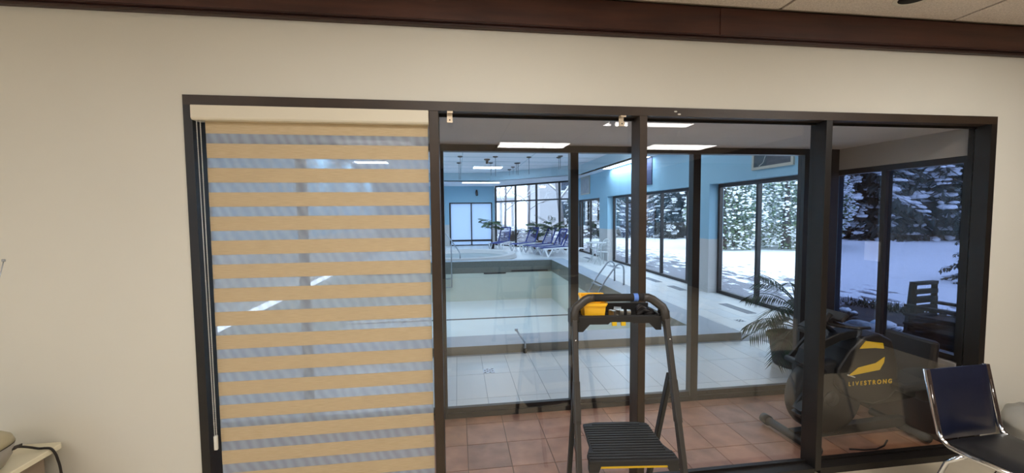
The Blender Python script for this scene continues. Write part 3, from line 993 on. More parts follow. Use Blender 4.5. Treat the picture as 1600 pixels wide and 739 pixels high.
ROD = [(719, 244, 280), (717, 254, 280), (767, 254, 274), (774, 244.3, 275), (826.5, 245, 272), (807, 254.5, 272), (809.5, 254.2, 273), (873, 245.5, 265), (875.5, 243.5, 264), (888, 236, 266), (801.5, 260.5, 272), (796, 264.5, 274)]
wd = ['left pair nearer', 'left pair farther', 'beside the ceiling panel', 'right of the brown sensor', 'alone near the centre', 'centre pair left', 'centre pair right', 'right pair left', 'right pair right', 'beside the right mullion', 'second farthest small one', 'farthest small one']
cz = 1.8
for (pxx, pyt, pyb), wrd in zip(ROD, wd):
    v = (_fw + _r2 * ((pxx - 800) / 633.56) + _u2 * ((369.5 - pyt) / 633.56))
    tt = (ZP - cz) / v.z
    X_, Y_ = v.x * tt, v.y * tt
    L_ = (pyb - pyt) / 633.56 * Y_
    t = thing('hanging_rod', (X_, Y_, ZP), 'thin suspension rod with round ceiling cap, ' + wrd, 'rod', 'thin rods hanging from the pool hall ceiling')
    MB().lathe([(0.0, 0.0), (0.09, 0.0), (0.085, -0.03), (0.02, -0.05), (0.0, -0.05)], n=12).build('ceiling_cap', 'pot_dark', t)
    MB().tube([(0, 0, -0.05), (0, 0, -L_)], 0.011, 6).build('rod', 'grille', t)

# =================================================================== LOUNGERS
def lounger(foot, ang, label, group='blue loungers by the far window'):
    t = thing('sun_lounger', (foot[0], foot[1], 0), label, 'lounger', group, math.radians(ang))
    for s in (-1, 1):
        y = 0.31 * s
        MB().bar((0.0, y, 0.33), (1.22, y, 0.36), 0.05, 0.06).bar((1.22, y, 0.36), (1.95, y, 0.30), 0.05, 0.05).build('side_rail', 'white_plastic', t)
        MB().bar((0.06, y, 0.33), (0.20, y, 0.0), 0.04, 0.06).bar((0.42, y, 0.33), (0.20, y, 0.0), 0.035, 0.045).build('leg', 'white_plastic', t)
        MB().bar((1.12, y, 0.35), (1.38, y, 0.0), 0.04, 0.06).bar((1.70, y, 0.32), (1.38, y, 0.0), 0.035, 0.045).build('leg', 'white_plastic', t)
    MB().add([(0.02, -0.28, 0.36), (0.02, 0.28, 0.36), (0.3, 0.28, 0.385), (0.3, -0.28, 0.385), (0.7, 0.28, 0.375), (0.7, -0.28, 0.375), (1.2, 0.28, 0.40), (1.2, -0.28, 0.40),
              (0.02, -0.28, 0.34), (0.02, 0.28, 0.34), (0.3, 0.28, 0.365), (0.3, -0.28, 0.365), (0.7, 0.28, 0.355), (0.7, -0.28, 0.355), (1.2, 0.28, 0.38), (1.2, -0.28, 0.38)],
             [(0, 1, 2, 3), (3, 2, 4, 5), (5, 4, 6, 7), (11, 10, 9, 8), (13, 12, 10, 11), (15, 14, 12, 13), (0, 8, 9, 1), (6, 14, 15, 7)]).build('seat_sling', 'blue_sling', t)
    a, b = Vector((1.22, 0, 0.39)), Vector((1.58, 0, 1.08))
    bf = MB()
    for s in (-1, 1):
        bf.bar(a + Vector((0, 0.29 * s, 0)), b + Vector((0, 0.26 * s, 0)), 0.05, 0.04)
    bf.bar(b + Vector((0, -0.285, 0)), b + Vector((0, 0.285, 0)), 0.04, 0.06)
    bf.build('back_frame', 'blue_sling', t)
    n = (b - a).normalized()
    MB().add([a + Vector((0, -0.27, 0)), a + Vector((0, 0.27, 0)), b + Vector((0, 0.24, 0)), b + Vector((0, -0.24, 0))], [(0, 1, 2, 3)]).build('back_sling', 'blue_mesh', t)
    MB().tube([(1.30, -0.27, 0.52), (1.55, -0.22, 0.42), (1.58, 0.22, 0.42), (1.30, 0.27, 0.52)], 0.015, 6).build('back_prop', 'white_plastic', t)


lounger((1.78, 19.75), 62, 'blue and white lounger nearest the frosted door, farthest left of five')
lounger((2.62, 19.0), 40, 'blue and white lounger, second from left, before the brown plant pot')
lounger((3.05, 18.0), 29, 'blue and white lounger, middle one of the row of five')
lounger((3.25, 17.3), 18, 'blue and white lounger, fourth from left, overlapping the rightmost one')
lounger((3.42, 16.6), 13, 'blue and white lounger, rightmost and nearest of five')

# =================================================================== BISTRO SET
bt = thing('bistro_table', (5.0, 14.25, 0), 'white wrought iron round garden table by the side windows', 'table')
MB().lathe([(0.0, 0.70), (0.36, 0.70), (0.375, 0.715), (0.36, 0.73), (0.0, 0.73)], n=28).build('tabletop', 'white_iron', bt)
for k in range(3):
    a = 2 * PI * k / 3 + 0.4
    c, s = math.cos(a), math.sin(a)
    MB().tube([(0.26 * c, 0.26 * s, 0.70), (0.16 * c, 0.16 * s, 0.5), (0.06 * c, 0.06 * s, 0.36), (0.14 * c, 0.14 * s, 0.16), (0.32 * c, 0.32 * s, 0.0)], 0.014, 6).build('leg', 'white_iron', bt)


def bistro_chair(x, y, ang, label):
    t = thing('bistro_chair', (x, y, 0), label, 'chair', 'white garden chairs', math.radians(ang))
    MB().lathe([(0.0, 0.43), (0.19, 0.43), (0.205, 0.44), (0.19, 0.455), (0.0, 0.455)], n=20).build('seat', 'white_iron', t)
    for sx in (-1, 1):
        for sy in (-1, 1):
            MB().tube([(0.15 * sx, 0.15 * sy, 0.43), (0.13 * sx, 0.13 * sy, 0.2), (0.20 * sx, 0.20 * sy, 0.0)], 0.012, 6).build('leg', 'white_iron', t)
    b = MB()
    pts = []
    for k in range(13):
        a = PI * k / 12
        pts.append((0.20 + 0.05 * math.sin(a), 0.20 * math.cos(a), 0.45 + 0.46 * math.sin(a) ** 0.7))
    b.tube(pts, 0.013, 6)
    b.build('back_hoop', 'white_iron', t)
    lt = MB()
    for k in range(-3, 4):
        q = k / 3.6
        zt = 0.45 + 0.46 * max(0.02, 1 - q * q) ** 0.35
        lt.tube([(0.21, 0.2 * q * 0.6, 0.45), (0.235, 0.2 * q, 0.7), (0.245, 0.2 * q * 0.9, zt)], 0.006, 5)
    for z in (0.56, 0.68, 0.80):
        hw = 0.2 * math.sqrt(max(0.05, 1 - ((z - 0.45) / 0.46) ** 2.4))
        lt.tube([(0.22, -hw, z), (0.235, 0, z + 0.03), (0.22, hw, z)], 0.006, 5)
    lt.build('back_lattice', 'white_iron', t)


bistro_chair(4.98, 13.55, -75, 'white wrought iron lattice back garden chair on the near side of the table')
bistro_chair(5.22, 14.85, 75, 'white wrought iron garden chair on the far side of the table')

# =================================================================== PLANTS
def leaf_quad(m, base, d, L, wd_, droop=0.0, up=Vector((0, 0, 1))):
    d = d.normalized()
    s = d.cross(up)
    if s.length < 1e-3:
        s = Vector((1, 0, 0))
    s.normalize()
    p1 = base + d * L * 0.5 + Vector((0, 0, -droop * 0.3 * L))
    p2 = base + d * L + Vector((0, 0, -droop * L))
    m.add([base, p1 + s * wd_ * 0.5, p2, p1 - s * wd_ * 0.5], [(0, 1, 2, 3)])


def frond(parent, base, az, L, rise, droop, m='palm', n=16, lw=0.016, ll=0.2, name='frond'):
    mb = MB()
    h = Vector((math.cos(az), math.sin(az), 0))
    pts = []
    for k in range(9):
        t = k / 8
        pts.append(Vector(base) + h * L * t + Vector((0, 0, rise * t - droop * t * t)))
    mb.tube(pts, [0.007 * (1 - 0.8 * k / 8) + 0.001 for k in range(9)], 5)
    side = Vector((-h.y, h.x, 0))
    for k in range(n):
        t = 0.22 + 0.78 * k / (n - 1)
        i = min(7, int(t * 8))
        p = pts[i].lerp(pts[i + 1], t * 8 - i)
        tg = (pts[i + 1] - pts[i]).normalized()
        l = ll * (0.55 + 0.75 * math.sin(PI * min(1, (t - 0.1))))
        for s in (-1, 1):
            d = tg * 0.65 + side * s * 0.75 + Vector((0, 0, -0.25 + random.uniform(-0.12, 0.12)))
            leaf_quad(mb, p, d, l, lw, 0.35)
    return mb.build(name, m, parent)


pp = thing('potted_palm', (3.86, 4.20, 0), 'potted palm with arching fronds in a charcoal pot by the right post', 'potted plant')
MB().lathe([(0.175, 0.0), (0.19, 0.02), (0.235, 0.31), (0.255, 0.315), (0.257, 0.36), (0.24, 0.36), (0.23, 0.32)], n=36).build('pot', 'pot_dark', pp)
MB().lathe([(0.232, 0.315), (0.232, 0.325), (0.0, 0.335)], n=24).build('soil', 'soil', pp)
MB().tube([(0.03, 0, 0.33), (0.04, 0.01, 0.62), (0.05, 0.02, 0.80)], [0.02, 0.016, 0.012], 8).build('stem', 'stem', pp)
for az, L, r, dr_, z in ((185, 0.62, 0.26, 0.30, 0.44), (200, 0.60, 0.42, 0.38, 0.60), (165, 0.52, 0.50, 0.36, 0.66), (178, 0.46, 0.58, 0.24, 0.74), (210, 0.55, 0.14, 0.38, 0.42), (120, 0.4, 0.5, 0.3, 0.72), (60, 0.34, 0.5, 0.3, 0.72), (28, 0.20, 0.5, 0.2, 0.74), (235, 0.34, 0.45, 0.32, 0.68), (262, 0.18, 0.46, 0.2, 0.62), (150, 0.5, 0.30, 0.35, 0.46), (95, 0.35, 0.2, 0.3, 0.5)):
    frond(pp, (0.045, 0.012, z), math.radians(az), L, r, dr_, n=20, lw=0.017, ll=0.17)


def bushy_plant(name, x, y, h, crown, pot, label, potr=0.17, poth=0.3, tall=True):
    t = thing(name, (x, y, 0), label, 'potted plant', 'potted plants by the far window')
    MB().lathe([(potr * 0.75, 0.0), (potr, poth), (potr * 0.9, poth), (potr * 0.88, poth - 0.03), (0.0, poth - 0.03)], n=18).build('pot', pot, t)
    MB().tube([(0, 0, poth - 0.03), (0.02, 0, (h + poth) / 2), (0.0, 0.02, h - crown * 0.6)], [0.025, 0.02, 0.012], 6).build('stem', 'stem', t)
    for k in range(22):
        az = 2 * PI * k / 22 * 2.4 + random.uniform(-0.3, 0.3)
        z = h - crown * random.uniform(0.5, 1.25)
        frond(t, (0, 0, z), az, crown * random.uniform(0.7, 1.1), crown * random.uniform(0.3, 0.9), crown * random.uniform(0.15, 0.6), 'leaf', 12, 0.045, 0.15, 'branch')


bushy_plant('potted_tree', 1.72, 20.9, 1.75, 0.62, 'pot_black', 'slender leafy plant in a black pot beside the frosted door')
bushy_plant('potted_tree', 4.05, 20.3, 1.55, 0.75, 'pot_brown', 'leafy plant in a brown pot behind the second lounger', 0.3, 0.42)
bushy_plant('potted_tree', 4.45, 18.95, 1.65, 0.7, 'pot_brown', 'leafy plant behind the loungers at the right end of the far window', 0.25, 0.4)

# =================================================================== STEP LADDER
LO = Vector((0.757, 1.60, 0))
ld = thing('step_ladder', (0.745, 1.62, 0), 'black folding step ladder with tool tray before the glazed wall', 'ladder', rz=math.radians(-6.5))
# local: x right, y back. tread front edge at y=0
LEAN = 0.30


def fy(z):
    return 0.06 + LEAN * (z - 0.72)


def hw(z):
    return 0.222 + 0.02 * (1.3 - z)


for s in (-1, 1):
    m = MB()
    for z0, z1, wdt in ((0.0, 0.86, 0.024), (0.84, 1.02, 0.030), (1.0, 1.285, 0.025)):
        m.bar((s * hw(z0), fy(z0), z0), (s * hw(z1), fy(z1), z1), wdt, 0.040, (0, -1, 0.3))
    m.build('front_leg', 'ladder_grey', ld, 0.005)
    r = MB().bar((s * (hw(1.0) - 0.004), fy(1.02) + 0.03, 1.03), (s * 0.215, 0.56, 0.0), 0.022, 0.034, (0, -1, 0.3))
    r.build('rear_leg', 'black_plastic', ld, 0.004)
    MB().lathe([(0.012, 0), (0.03, 0.0), (0.034, 0.03), (0.02, 0.05), (0.0, 0.05)], (s * hw(0), fy(0), 0.0), 10).build('foot', 'black_plastic', ld)
    MB().bar((s * (hw(0.8) - 0.004), fy(0.66) + 0.02, 0.655), (s * 0.205, 0.345, 0.62), 0.008, 0.022).build('brace', 'black_plastic', ld)
    MB().obox((s * (hw(1.27) + 0.004), fy(1.27) + 0.045, 1.29), (1, 0, 0), (0, 1, 0), (0, 0, 1), 0.014, 0.045, 0.038).build('hinge', 'black_plastic', ld, 0.006)
    MB().tube([(s * (hw(1.2)), fy(1.2) - 0.021, 1.2), (s * hw(1.2), fy(1.2) - 0.026, 1.2)], 0.004, 8).build('rivet', 'chrome', ld)
MB().bar((-0.2, 0.49, 0.22), (0.2, 0.49, 0.22), 0.02, 0.03).build('rear_crossbar', 'black_plastic', ld)
# handle
y1 = fy(1.28)
hp = []
for s in (-1, 1):
    m = MB()
    m.tube([(s * hw(1.28), fy(1.28), 1.275), (s * (hw(1.31) - 0.001), fy(1.315), 1.318), (s * 0.212, fy(1.34), 1.340), (s * 0.165, fy(1.375), 1.376), (s * 0.145, fy(1.385), 1.384), (s * 0.12, fy(1.386), 1.386)], [0.021, 0.021, 0.021, 0.021, 0.021, 0.02], 12)
    m.build('handle_bend', 'ladder_grey', ld)
MB().tube([(-0.122, fy(1.386), 1.386), (0.122, fy(1.386), 1.386)], 0.0185, 14).build('handle_grip', 'foam', ld)
MB().tube([(0.072, fy(1.386), 1.386), (0.094, fy(1.386), 1.386)], 0.0197, 14, cap=False).build('tape_strip', 'blue_tape', ld)
# tread
tr = MB().prism([(-0.197, 0.0), (0.197, 0.0), (0.197, 0.05), (0.172, 0.12), (0.164, 0.315), (0.10, 0.33), (-0.10, 0.33), (-0.164, 0.315), (-0.172, 0.12), (-0.197, 0.05)], (0, 0, 0.705), (1, 0, 0), (0, 1, 0), (0, 0, 0.02))
tr.build('step', 'black_plastic', ld, 0.004)
MB().prism([(-0.197, 0.0), (-0.155, -0.0), (-0.145, 0.028), (0.145, 0.028), (0.155, 0.0), (0.197, 0.0), (0.197, 0.036), (-0.197, 0.036)], (0, 0.0, 0.672), (1, 0, 0), (0, 0, 1), (0, 0.03, 0)).build('step_lip', 'black_plastic', ld)
rb = MB()
for k in range(15):
    y = 0.012 + k * 0.0205
    hwid = 0.190 if y < 0.06 else (0.164 if y < 0.29 else 0.12)
    rb.box(-hwid, hwid, y, y + 0.012, 0.725, 0.7285)
rb.build('tread_ribs', 'ladder_tread', ld)
MB().box(-0.15, 0.15, 0.004, 0.02, 0.688, 0.699).build('warning_strip', 'yellow_trim', ld)
MB().prism([(-0.215, 0.0), (0.215, 0.0), (0.2, 0.25), (-0.2, 0.25)], (0, fy(0.46) - 0.05, 0.44), (1, 0, 0), (0, 1, 0), (0, 0, 0.03)).build('step', 'black_plastic', ld)
MB().prism([(-0.22, 0.0), (0.22, 0.0), (0.205, 0.22), (-0.205, 0.22)], (0, fy(0.22) - 0.05, 0.205), (1, 0, 0), (0, 1, 0), (0, 0, 0.03)).build('step', 'black_plastic', ld)
# tray
ty0 = fy(1.29) + 0.006
tm = MB()
tm.prism([(-0.205, 0.012), (-0.205, -0.062), (-0.178, -0.062), (-0.145, -0.026), (-0.055, -0.026), (-0.045, -0.016), (0.06, -0.016), (0.07, -0.022), (0.145, -0.022), (0.178, -0.056), (0.205, -0.056), (0.205, 0.012)], (0, ty0, 1.285), (1, 0, 0), (0, 0, 1), (0, 0.012, 0))
tm.build('tray_front', 'black_plastic', ld, 0.002)
tm = MB().box(-0.2, 0.2, ty0 + 0.012, ty0 + 0.17, 1.272, 1.278).box(-0.2, 0.2, ty0 + 0.17, ty0 + 0.178, 1.272, 1.326).box(-0.2, -0.192, ty0 + 0.012, ty0 + 0.17, 1.278, 1.305).box(0.192, 0.2, ty0 + 0.012, ty0 + 0.17, 1.278, 1.305).box(-0.192, 0.192, ty0 + 0.012, ty0 + 0.02, 1.278, 1.300)
tm.build('tray', 'black_plastic', ld, 0.002)
for x in (-0.026, 0.018):
    MB().box(x - 0.011, x + 0.011, ty0 - 0.004, ty0 + 0.01, 1.253, 1.271).build('release_button', 'yellow_trim', ld)

# things on the tray (world placed through the ladder's frame)
LR = Matrix.Rotation(math.radians(-6.5), 4, 'Z')


def on_tray(x, y, z):
    return Vector((0.745, 1.62, 0)) + LR @ Vector((x, y, z))


p = on_tray(-0.112, ty0 + 0.09, 1.278)
yb_ = thing('parts_bin', p, 'yellow open stacking parts bin on the ladder tray', 'bin', rz=math.radians(-10))
b = MB()
# open-fronted bin: back wall, sides, base, front lip
bw, bd, bh = 0.046, 0.06, 0.100
b.add([(-bw, -bd, 0), (bw, -bd, 0), (bw * 1.08, bd, 0), (-bw * 1.08, bd, 0),
       (-bw * 1.1, -bd * 1.15, 0.075), (bw * 1.1, -bd * 1.15, 0.075), (bw * 1.2, bd * 1.1, bh), (-bw * 1.2, bd * 1.1, bh)],
      [(3, 2, 1, 0), (0, 1, 5, 4), (1, 2, 6, 5), (2, 3, 7, 6), (3, 0, 4, 7)])
bo = b.build('bin_body', 'yellow', yb_)
so_ = bo.modifiers.new('wall', 'SOLIDIFY')
so_.thickness = 0.003
so_.offset = 1
MB().bar((-bw * 1.22, -bd * 1.2, 0.074), (bw * 1.22, -bd * 1.2, 0.074), 0.010, 0.014).bar((-bw * 1.22, -bd * 1.15, 0.077), (-bw * 1.3, bd * 1.15, bh + 0.002), 0.012, 0.010).bar((bw * 1.22, -bd * 1.15, 0.077), (bw * 1.3, bd * 1.15, bh + 0.002), 0.012, 0.010).bar((-bw * 1.3, bd * 1.15, bh), (bw * 1.3, bd * 1.15, bh), 0.012, 0.012).build('bin_rim', 'yellow', yb_, 0.002)

for k, (x, y, rz, lb) in enumerate(((-0.005, 0.07, 25, 'zinc clip bracket lying beside the yellow bin'), (0.045, 0.06, -20, 'zinc clip bracket with square hole on the ladder tray'), (0.02, 0.11, 70, 'brassy clip bracket lying behind the other two'))):
    p = on_tray(x, ty0 + y, 1.278)
    t = thing('blind_bracket', p, lb, 'bracket', 'loose brackets on the ladder tray', math.radians(rz))
    MB().box(-0.026, 0.026, -0.014, 0.014, 0.0, 0.003).build('bracket_base', 'zinc', t)
    MB().box(-0.026, -0.008, -0.018, 0.018, 0.003, 0.036).box(0.008, 0.026, -0.018, -0.015, 0.003, 0.036).box(0.008, 0.026, 0.015, 0.018, 0.003, 0.036).box(0.008, 0.026, -0.015, 0.015, 0.031, 0.036).build('bracket_jaw', 'zinc', t)
p = on_tray(0.145, ty0 + 0.09, 1.278)
gl = thing('work_glove', p, 'crumpled black work glove at the right end of the ladder tray', 'glove')
gm = MB()
for k in range(4):
    gm.tube([(-0.045 + 0.006 * k, -0.03 + 0.018 * k, 0.012 + 0.006 * k), (-0.01, -0.02 + 0.016 * k, 0.03 + 0.004 * k), (0.035, -0.015 + 0.012 * k, 0.018)], [0.009, 0.012, 0.014], 8)
gm.build('glove_fingers', 'cable', gl)
MB().blob((0.025, 0.0, 0.016), 0.034, 0.04, 0.022, 3, 0.12, 10, 6).build('glove_palm', 'cable', gl)

# =================================================================== STACKING CHAIR (right foreground)
chair = thing('waiting_chair', (3.03, 1.73, 0), 'chrome framed chair with black vinyl seat and back against the wall', 'chair', rz=math.radians(2))
cw_ = 0.228
for s in (-1, 1):
    x = s * cw_
    m = MB()
    # back upright and seat rail in one bent flat tube
    path = [(x, 0.33, 0.840), (x, 0.275, 0.60), (x, 0.252, 0.50), (x, 0.232, 0.455), (x, 0.19, 0.432), (x, 0.10, 0.428), (x, -0.23, 0.445)]
    m.tube(path, 0.0135, 10)
    m.build('side_rail', 'chrome', chair)
    MB().bar((x, 0.322, 0.842), (x, 0.245, 0.480), 0.032, 0.012, (0, -1, 0.2)).build('back_strip', 'chrome', chair, 0.003)
    MB().tube([(x, 0.13, 0.415), (x * 1.02, 0.20, 0.34), (x * 1.06, 0.30, 0.02), (x * 1.06, 0.30, 0.0)], 0.0125, 8).build('rear_leg', 'chrome', chair)
    MB().tube([(x, -0.20, 0.43), (x * 1.02, -0.225, 0.38), (x * 1.04, -0.25, 0.0)], 0.0125, 8).build('front_leg', 'chrome', chair)
MB().tube([(-cw_, 0.13, 0.412), (cw_, 0.13, 0.412)], 0.011, 8).build('cross_tube', 'chrome', chair)
MB().tube([(-cw_, -0.16, 0.425), (cw_, -0.16, 0.425)], 0.011, 8).build('cross_tube', 'chrome', chair)


def cushion(w_, prof, name):
    """prof: list of (y,z) front surface points and normal thickness; a padded slab with rounded edges"""
    m = MB()
    n = 9
    for side in (1, -1):
        vs = []
        for i, (y, z, ny, nz, th) in enumerate(prof):
            for k in range(n):
                u = -1 + 2 * k / (n - 1)
                e = max(0.0, 1 - abs(u) ** 6) ** 0.5
                t_ = th * (0.25 + 0.75 * e) * side
                vs.append((u * w_, y + ny * t_, z + nz * t_))
        fs_ = []
        for i in range(len(prof) - 1):
            for k in range(n - 1):
                q = (i * n + k, i * n + k + 1, (i + 1) * n + k + 1, (i + 1) * n + k)
                fs_.append(q if side > 0 else q[::-1])
        m.add(vs, fs_, True)
    # close the rim
    N = len(prof) * n
    rim = [k for k in range(n)] + [i * n + n - 1 for i in range(1, len(prof))] + [(len(prof) - 1) * n + k for k in range(n - 2, -1, -1)] + [i * n for i in range(len(prof) - 2, 0, -1)]
    m.add([m.v[i] for i in rim] + [m.v[i + N] for i in rim], [(k, (k + 1) % len(rim), (k + 1) % len(rim) + len(rim), k + len(rim)) for k in range(len(rim))], True)
    return m


bp = []
for k in range(11):
    t = k / 10
    y, z = 0.256 + (0.318 - 0.256) * t, 0.442 + (0.842 - 0.442) * t
    bp.append((y, z, -0.985, 0.17, 0.006 + 0.020 * (1 - abs(2 * t - 1) ** 5)))
cushion(0.214, bp, 'b').build('backrest', 'blue_sheen_vinyl', chair)
sp_ = []
for k in range(12):
    t = k / 11
    y, z = 0.215 - 0.45 * t, 0.452 + 0.012 * t - 0.012 * math.sin(PI * t)
    sp_.append((y, z, 0, 1, 0.008 + 0.022 * (1 - abs(2 * t - 1) ** 5)))
cushion(0.224, sp_, 's').build('seat', 'seat_vinyl', chair)

# waste bin with liner
wbn = thing('waste_bin', (3.84, 2.13, 0), 'grey waste bin with a puffed white liner behind the black chair', 'bin')
MB().lathe([(0.13, 0.0), (0.17, 0.36), (0.165, 0.36), (0.125, 0.01), (0.0, 0.01)], n=24).build('bin_body', 'bin', wbn)
lm = MB()
rr = random.Random(4)
prof = [(0.172, 0.27), (0.180, 0.33), (0.183, 0.385), (0.172, 0.425), (0.14, 0.452), (0.08, 0.468), (0.0, 0.472)]
n = 28
for r, z in prof:
    for k in range(n):
        a = 2 * PI * k / n
        q = 1 + 0.04 * math.sin(5 * a + z * 30) + rr.uniform(-0.02, 0.02)
        lm.v.append((r * q * math.cos(a), r * q * math.sin(a), z + rr.uniform(-0.006, 0.006)))
for i in range(len(prof) - 1):
    for k in range(n):
        lm.f.append((i * n + k, i * n + (k + 1) % n, (i + 1) * n + (k + 1) % n, (i + 1) * n + k))
        lm.sm.append(True)
lm.build('liner', 'liner', wbn)

# =================================================================== DESK AND RADIO (left foreground)
dk = thing('side_table', (-2.562, 2.04, -0.0), 'low cream laminate table against the wall in the left corner', 'table')
MB().prism([(-0.55, -0.30), (0.50, -0.30), (0.50, 0.30), (0.485, 0.318), (-0.55, 0.318)], (0, 0, 0.602), (1, 0, 0), (0, 1, 0), (0, 0, 0.028)).build('tabletop', 'desk', dk, 0.004)
MB().box(-0.50, 0.44, 0.255, 0.275, 0.08, 0.602).build('back_panel', 'desk_panel', dk)
MB().box(0.415, 0.44, -0.26, 0.255, 0.0, 0.602).build('side_panel', 'desk_panel', dk)
MB().box(-0.52, -0.495, -0.26, 0.255, 0.0, 0.602).build('side_panel', 'desk_panel', dk)
rd = thing('portable_radio', (-2.265, 2.06, 0.63), 'rounded silver grey portable stereo with raised antenna on the table', 'radio', rz=math.radians(8))


def superell(a, b, z, n=40, e=2.6):
    out = []
    for k in range(n):
        t = 2 * PI * k / n
        c, s = math.cos(t), math.sin(t)
        out.append((a * math.copysign(abs(c) ** (2 / e), c), b * math.copysign(abs(s) ** (2 / e), s), z))
    return out


def loft(rings):
    m = MB()
    n = len(rings[0])
    m.add([p for r in rings for p in r], [(i * n + k, i * n + (k + 1) % n, (i + 1) * n + (k + 1) % n, (i + 1) * n + k) for i in range(len(rings) - 1) for k in range(n)] + [tuple(range(n - 1, -1, -1)), tuple((len(rings) - 1) * n + k for k in range(n))], True)
    return m


loft([superell(0.13, 0.10, 0.0), superell(0.16, 0.12, 0.012), superell(0.185, 0.143, 0.06), superell(0.196, 0.153, 0.115)]).build('radio_body', 'radio', rd)
loft([superell(0.1965, 0.1535, 0.115), superell(0.1965, 0.1535, 0.119)]).build('seam', 'radio_dark', rd)
loft([superell(0.196, 0.153, 0.119), superell(0.188, 0.145, 0.146), superell(0.165, 0.125, 0.164), superell(0.13, 0.10, 0.172)]).build('radio_top', 'radio_top', rd)
loft([superell(0.128, 0.098, 0.172), superell(0.128, 0.098, 0.177)]).build('lid_seam', 'radio_dark', rd)
loft([superell(0.117, 0.088, 0.177), superell(0.11, 0.082, 0.186), superell(0.07, 0.05, 0.190)]).build('disc_lid', 'radio', rd)
MB().obox((0.181, 0.075, 0.085), (0, 1, 0), (0.5, 0.5, 0), (0, 0, 1), 0.02, 0.012, 0.005).build('side_slot', 'radio_dark', rd)
MB().tube([(0.0, 0.05, 0.165), (0.13, 0.017, 0.57), (0.261, -0.0165, 0.98)], [0.0035, 0.003, 0.002], 6).lathe([(0.0, 0.0), (0.006, 0.0), (0.006, 0.01), (0.0, 0.01)], (0.261, -0.0165, 0.978), 8).build('antenna', 'steel', rd)
def smooth(pts, n=6):
    P_ = [Vector(p) for p in pts]
    P_ = [P_[0]] + P_ + [P_[-1]]
    out = []
    for i in range(1, len(P_) - 2):
        for k in range(n):
            t = k / n
            a, b, c, d = P_[i - 1], P_[i], P_[i + 1], P_[i + 2]
            out.append(0.5 * (2 * b + (c - a) * t + (2 * a - 5 * b + 4 * c - d) * t * t + (3 * b - a - 3 * c + d) * t ** 3))
    out.append(P_[-1])
    return out


cbl = tag(MB().tube(smooth([(-2.135, 2.17, 0.705), (-2.13, 2.215, 0.69), (-2.128, 2.258, 0.662), (-2.115, 2.285, 0.639), (-2.09, 2.29, 0.636), (-2.06, 2.284, 0.634), (-2.047, 2.288, 0.608), (-2.045, 2.297, 0.57), (-2.045, 2.31, 0.49), (-2.045, 2.33, 0.2), (-2.02, 2.34, 0.008), (-1.9, 2.34, 0.006)]), 0.0055, 8).build('power_cable', 'cable'), 'black power cable draped from the stereo over the table edge', 'cable')

nt_p = thing('paper_notice', (5.6, 0.12, 1.25), 'blank white paper sheet taped to the panelled wall, mirrored in the right hand pane', 'paper')
MB().box(-0.003, 0.0, -0.105, 0.105, -0.135, 0.135).build('sheet', 'paper', nt_p)
MB().box(-0.004, -0.003, -0.02, 0.02, 0.125, 0.14).build('tape', 'lamp_rim', nt_p)

# =================================================================== EXERCISE BIKE (corridor, right)
bk = thing('exercise_bike', (2.95, 2.76, 0), 'black recumbent exercise bike with yellow stripes and lettered shroud', 'exercise bike')


def bpoly(pts, y0, y1, name, m, bev=0.0):
    return MB().prism([(a - 2.95 + 0.04, b_) for a, b_ in pts], (0, y0 - 2.76, 0), (1, 0, 0), (0, 0, 1), (0, y1 - y0, 0)).build(name, m, bk, bev, 3)


# foot tubes
MB().tube([(-0.395, 0.27, 0.05), (-0.375, -0.20, 0.05)], 0.032, 14).build('foot_tube', 'bike_black', bk)
for yy in (0.27, -0.20):
    s = 1 if yy > 0 else -1
    x = -0.395 if yy > 0 else -0.375
    MB().tube([(x, yy - 0.04 * s, 0.05), (x, yy + 0.02 * s, 0.05)], [0.042, 0.040], 14).build('end_cap', 'bike_black', bk)
MB().tube([(0.60, 0.24, 0.05), (0.60, -0.20, 0.05)], 0.032, 14).build('foot_tube', 'bike_black', bk)
MB().bar((-0.39, 0, 0.06), (0.60, 0, 0.10), 0.06, 0.07).build('base_beam', 'bike_black', bk)
# round fan housing, then the lettered shroud
cx, czh, R_ = 2.82, 0.36, 0.29
MB().lathe([(0.0, -0.075), (R_ * 0.9, -0.075), (R_, -0.05), (R_, 0.05), (R_ * 0.9, 0.075), (0.0, 0.075)], n=48).build('wheel_housing', 'bike_black', bk).matrix_local = Matrix.Translation((cx - 2.95, 0, czh)) @ Matrix.Rotation(PI / 2, 4, 'X')
shr = [(2.86, 0.40), (2.98, 0.335), (3.12, 0.305), (3.26, 0.335), (3.34, 0.42), (3.33, 0.60), (3.27, 0.80), (3.15, 0.86), (3.02, 0.84), (2.90, 0.74), (2.80, 0.60), (2.79, 0.48)]
bpoly(shr, 2.655, 2.865, 'shroud', 'bike_black', 0.02)
arcp = [(2.62, 0.60), (2.66, 0.68), (2.74, 0.75), (2.87, 0.80), (3.05, 0.83), (3.05, 0.89), (2.85, 0.865), (2.70, 0.81), (2.61, 0.73), (2.57, 0.62)]
bpoly(arcp, 2.70, 2.82, 'cover_arch', 'bike_black', 0.01)
yf = 2.652
bpoly([(2.975, 0.752), (3.025, 0.808), (3.175, 0.785), (3.185, 0.742), (3.10, 0.752)], yf - 0.002, yf + 0.004, 'stripe', 'yellow_trim')
bpoly([(2.885, 0.545), (2.97, 0.605), (3.12, 0.632), (3.195, 0.675), (3.19, 0.635), (3.155, 0.578), (3.02, 0.562)], yf - 0.002, yf + 0.004, 'stripe', 'yellow_trim')
bpoly([(2.875, 0.552), (2.882, 0.558), (2.945, 0.535), (2.94, 0.528)], yf - 0.002, yf + 0.004, 'highlight_stripe', 'white_text')


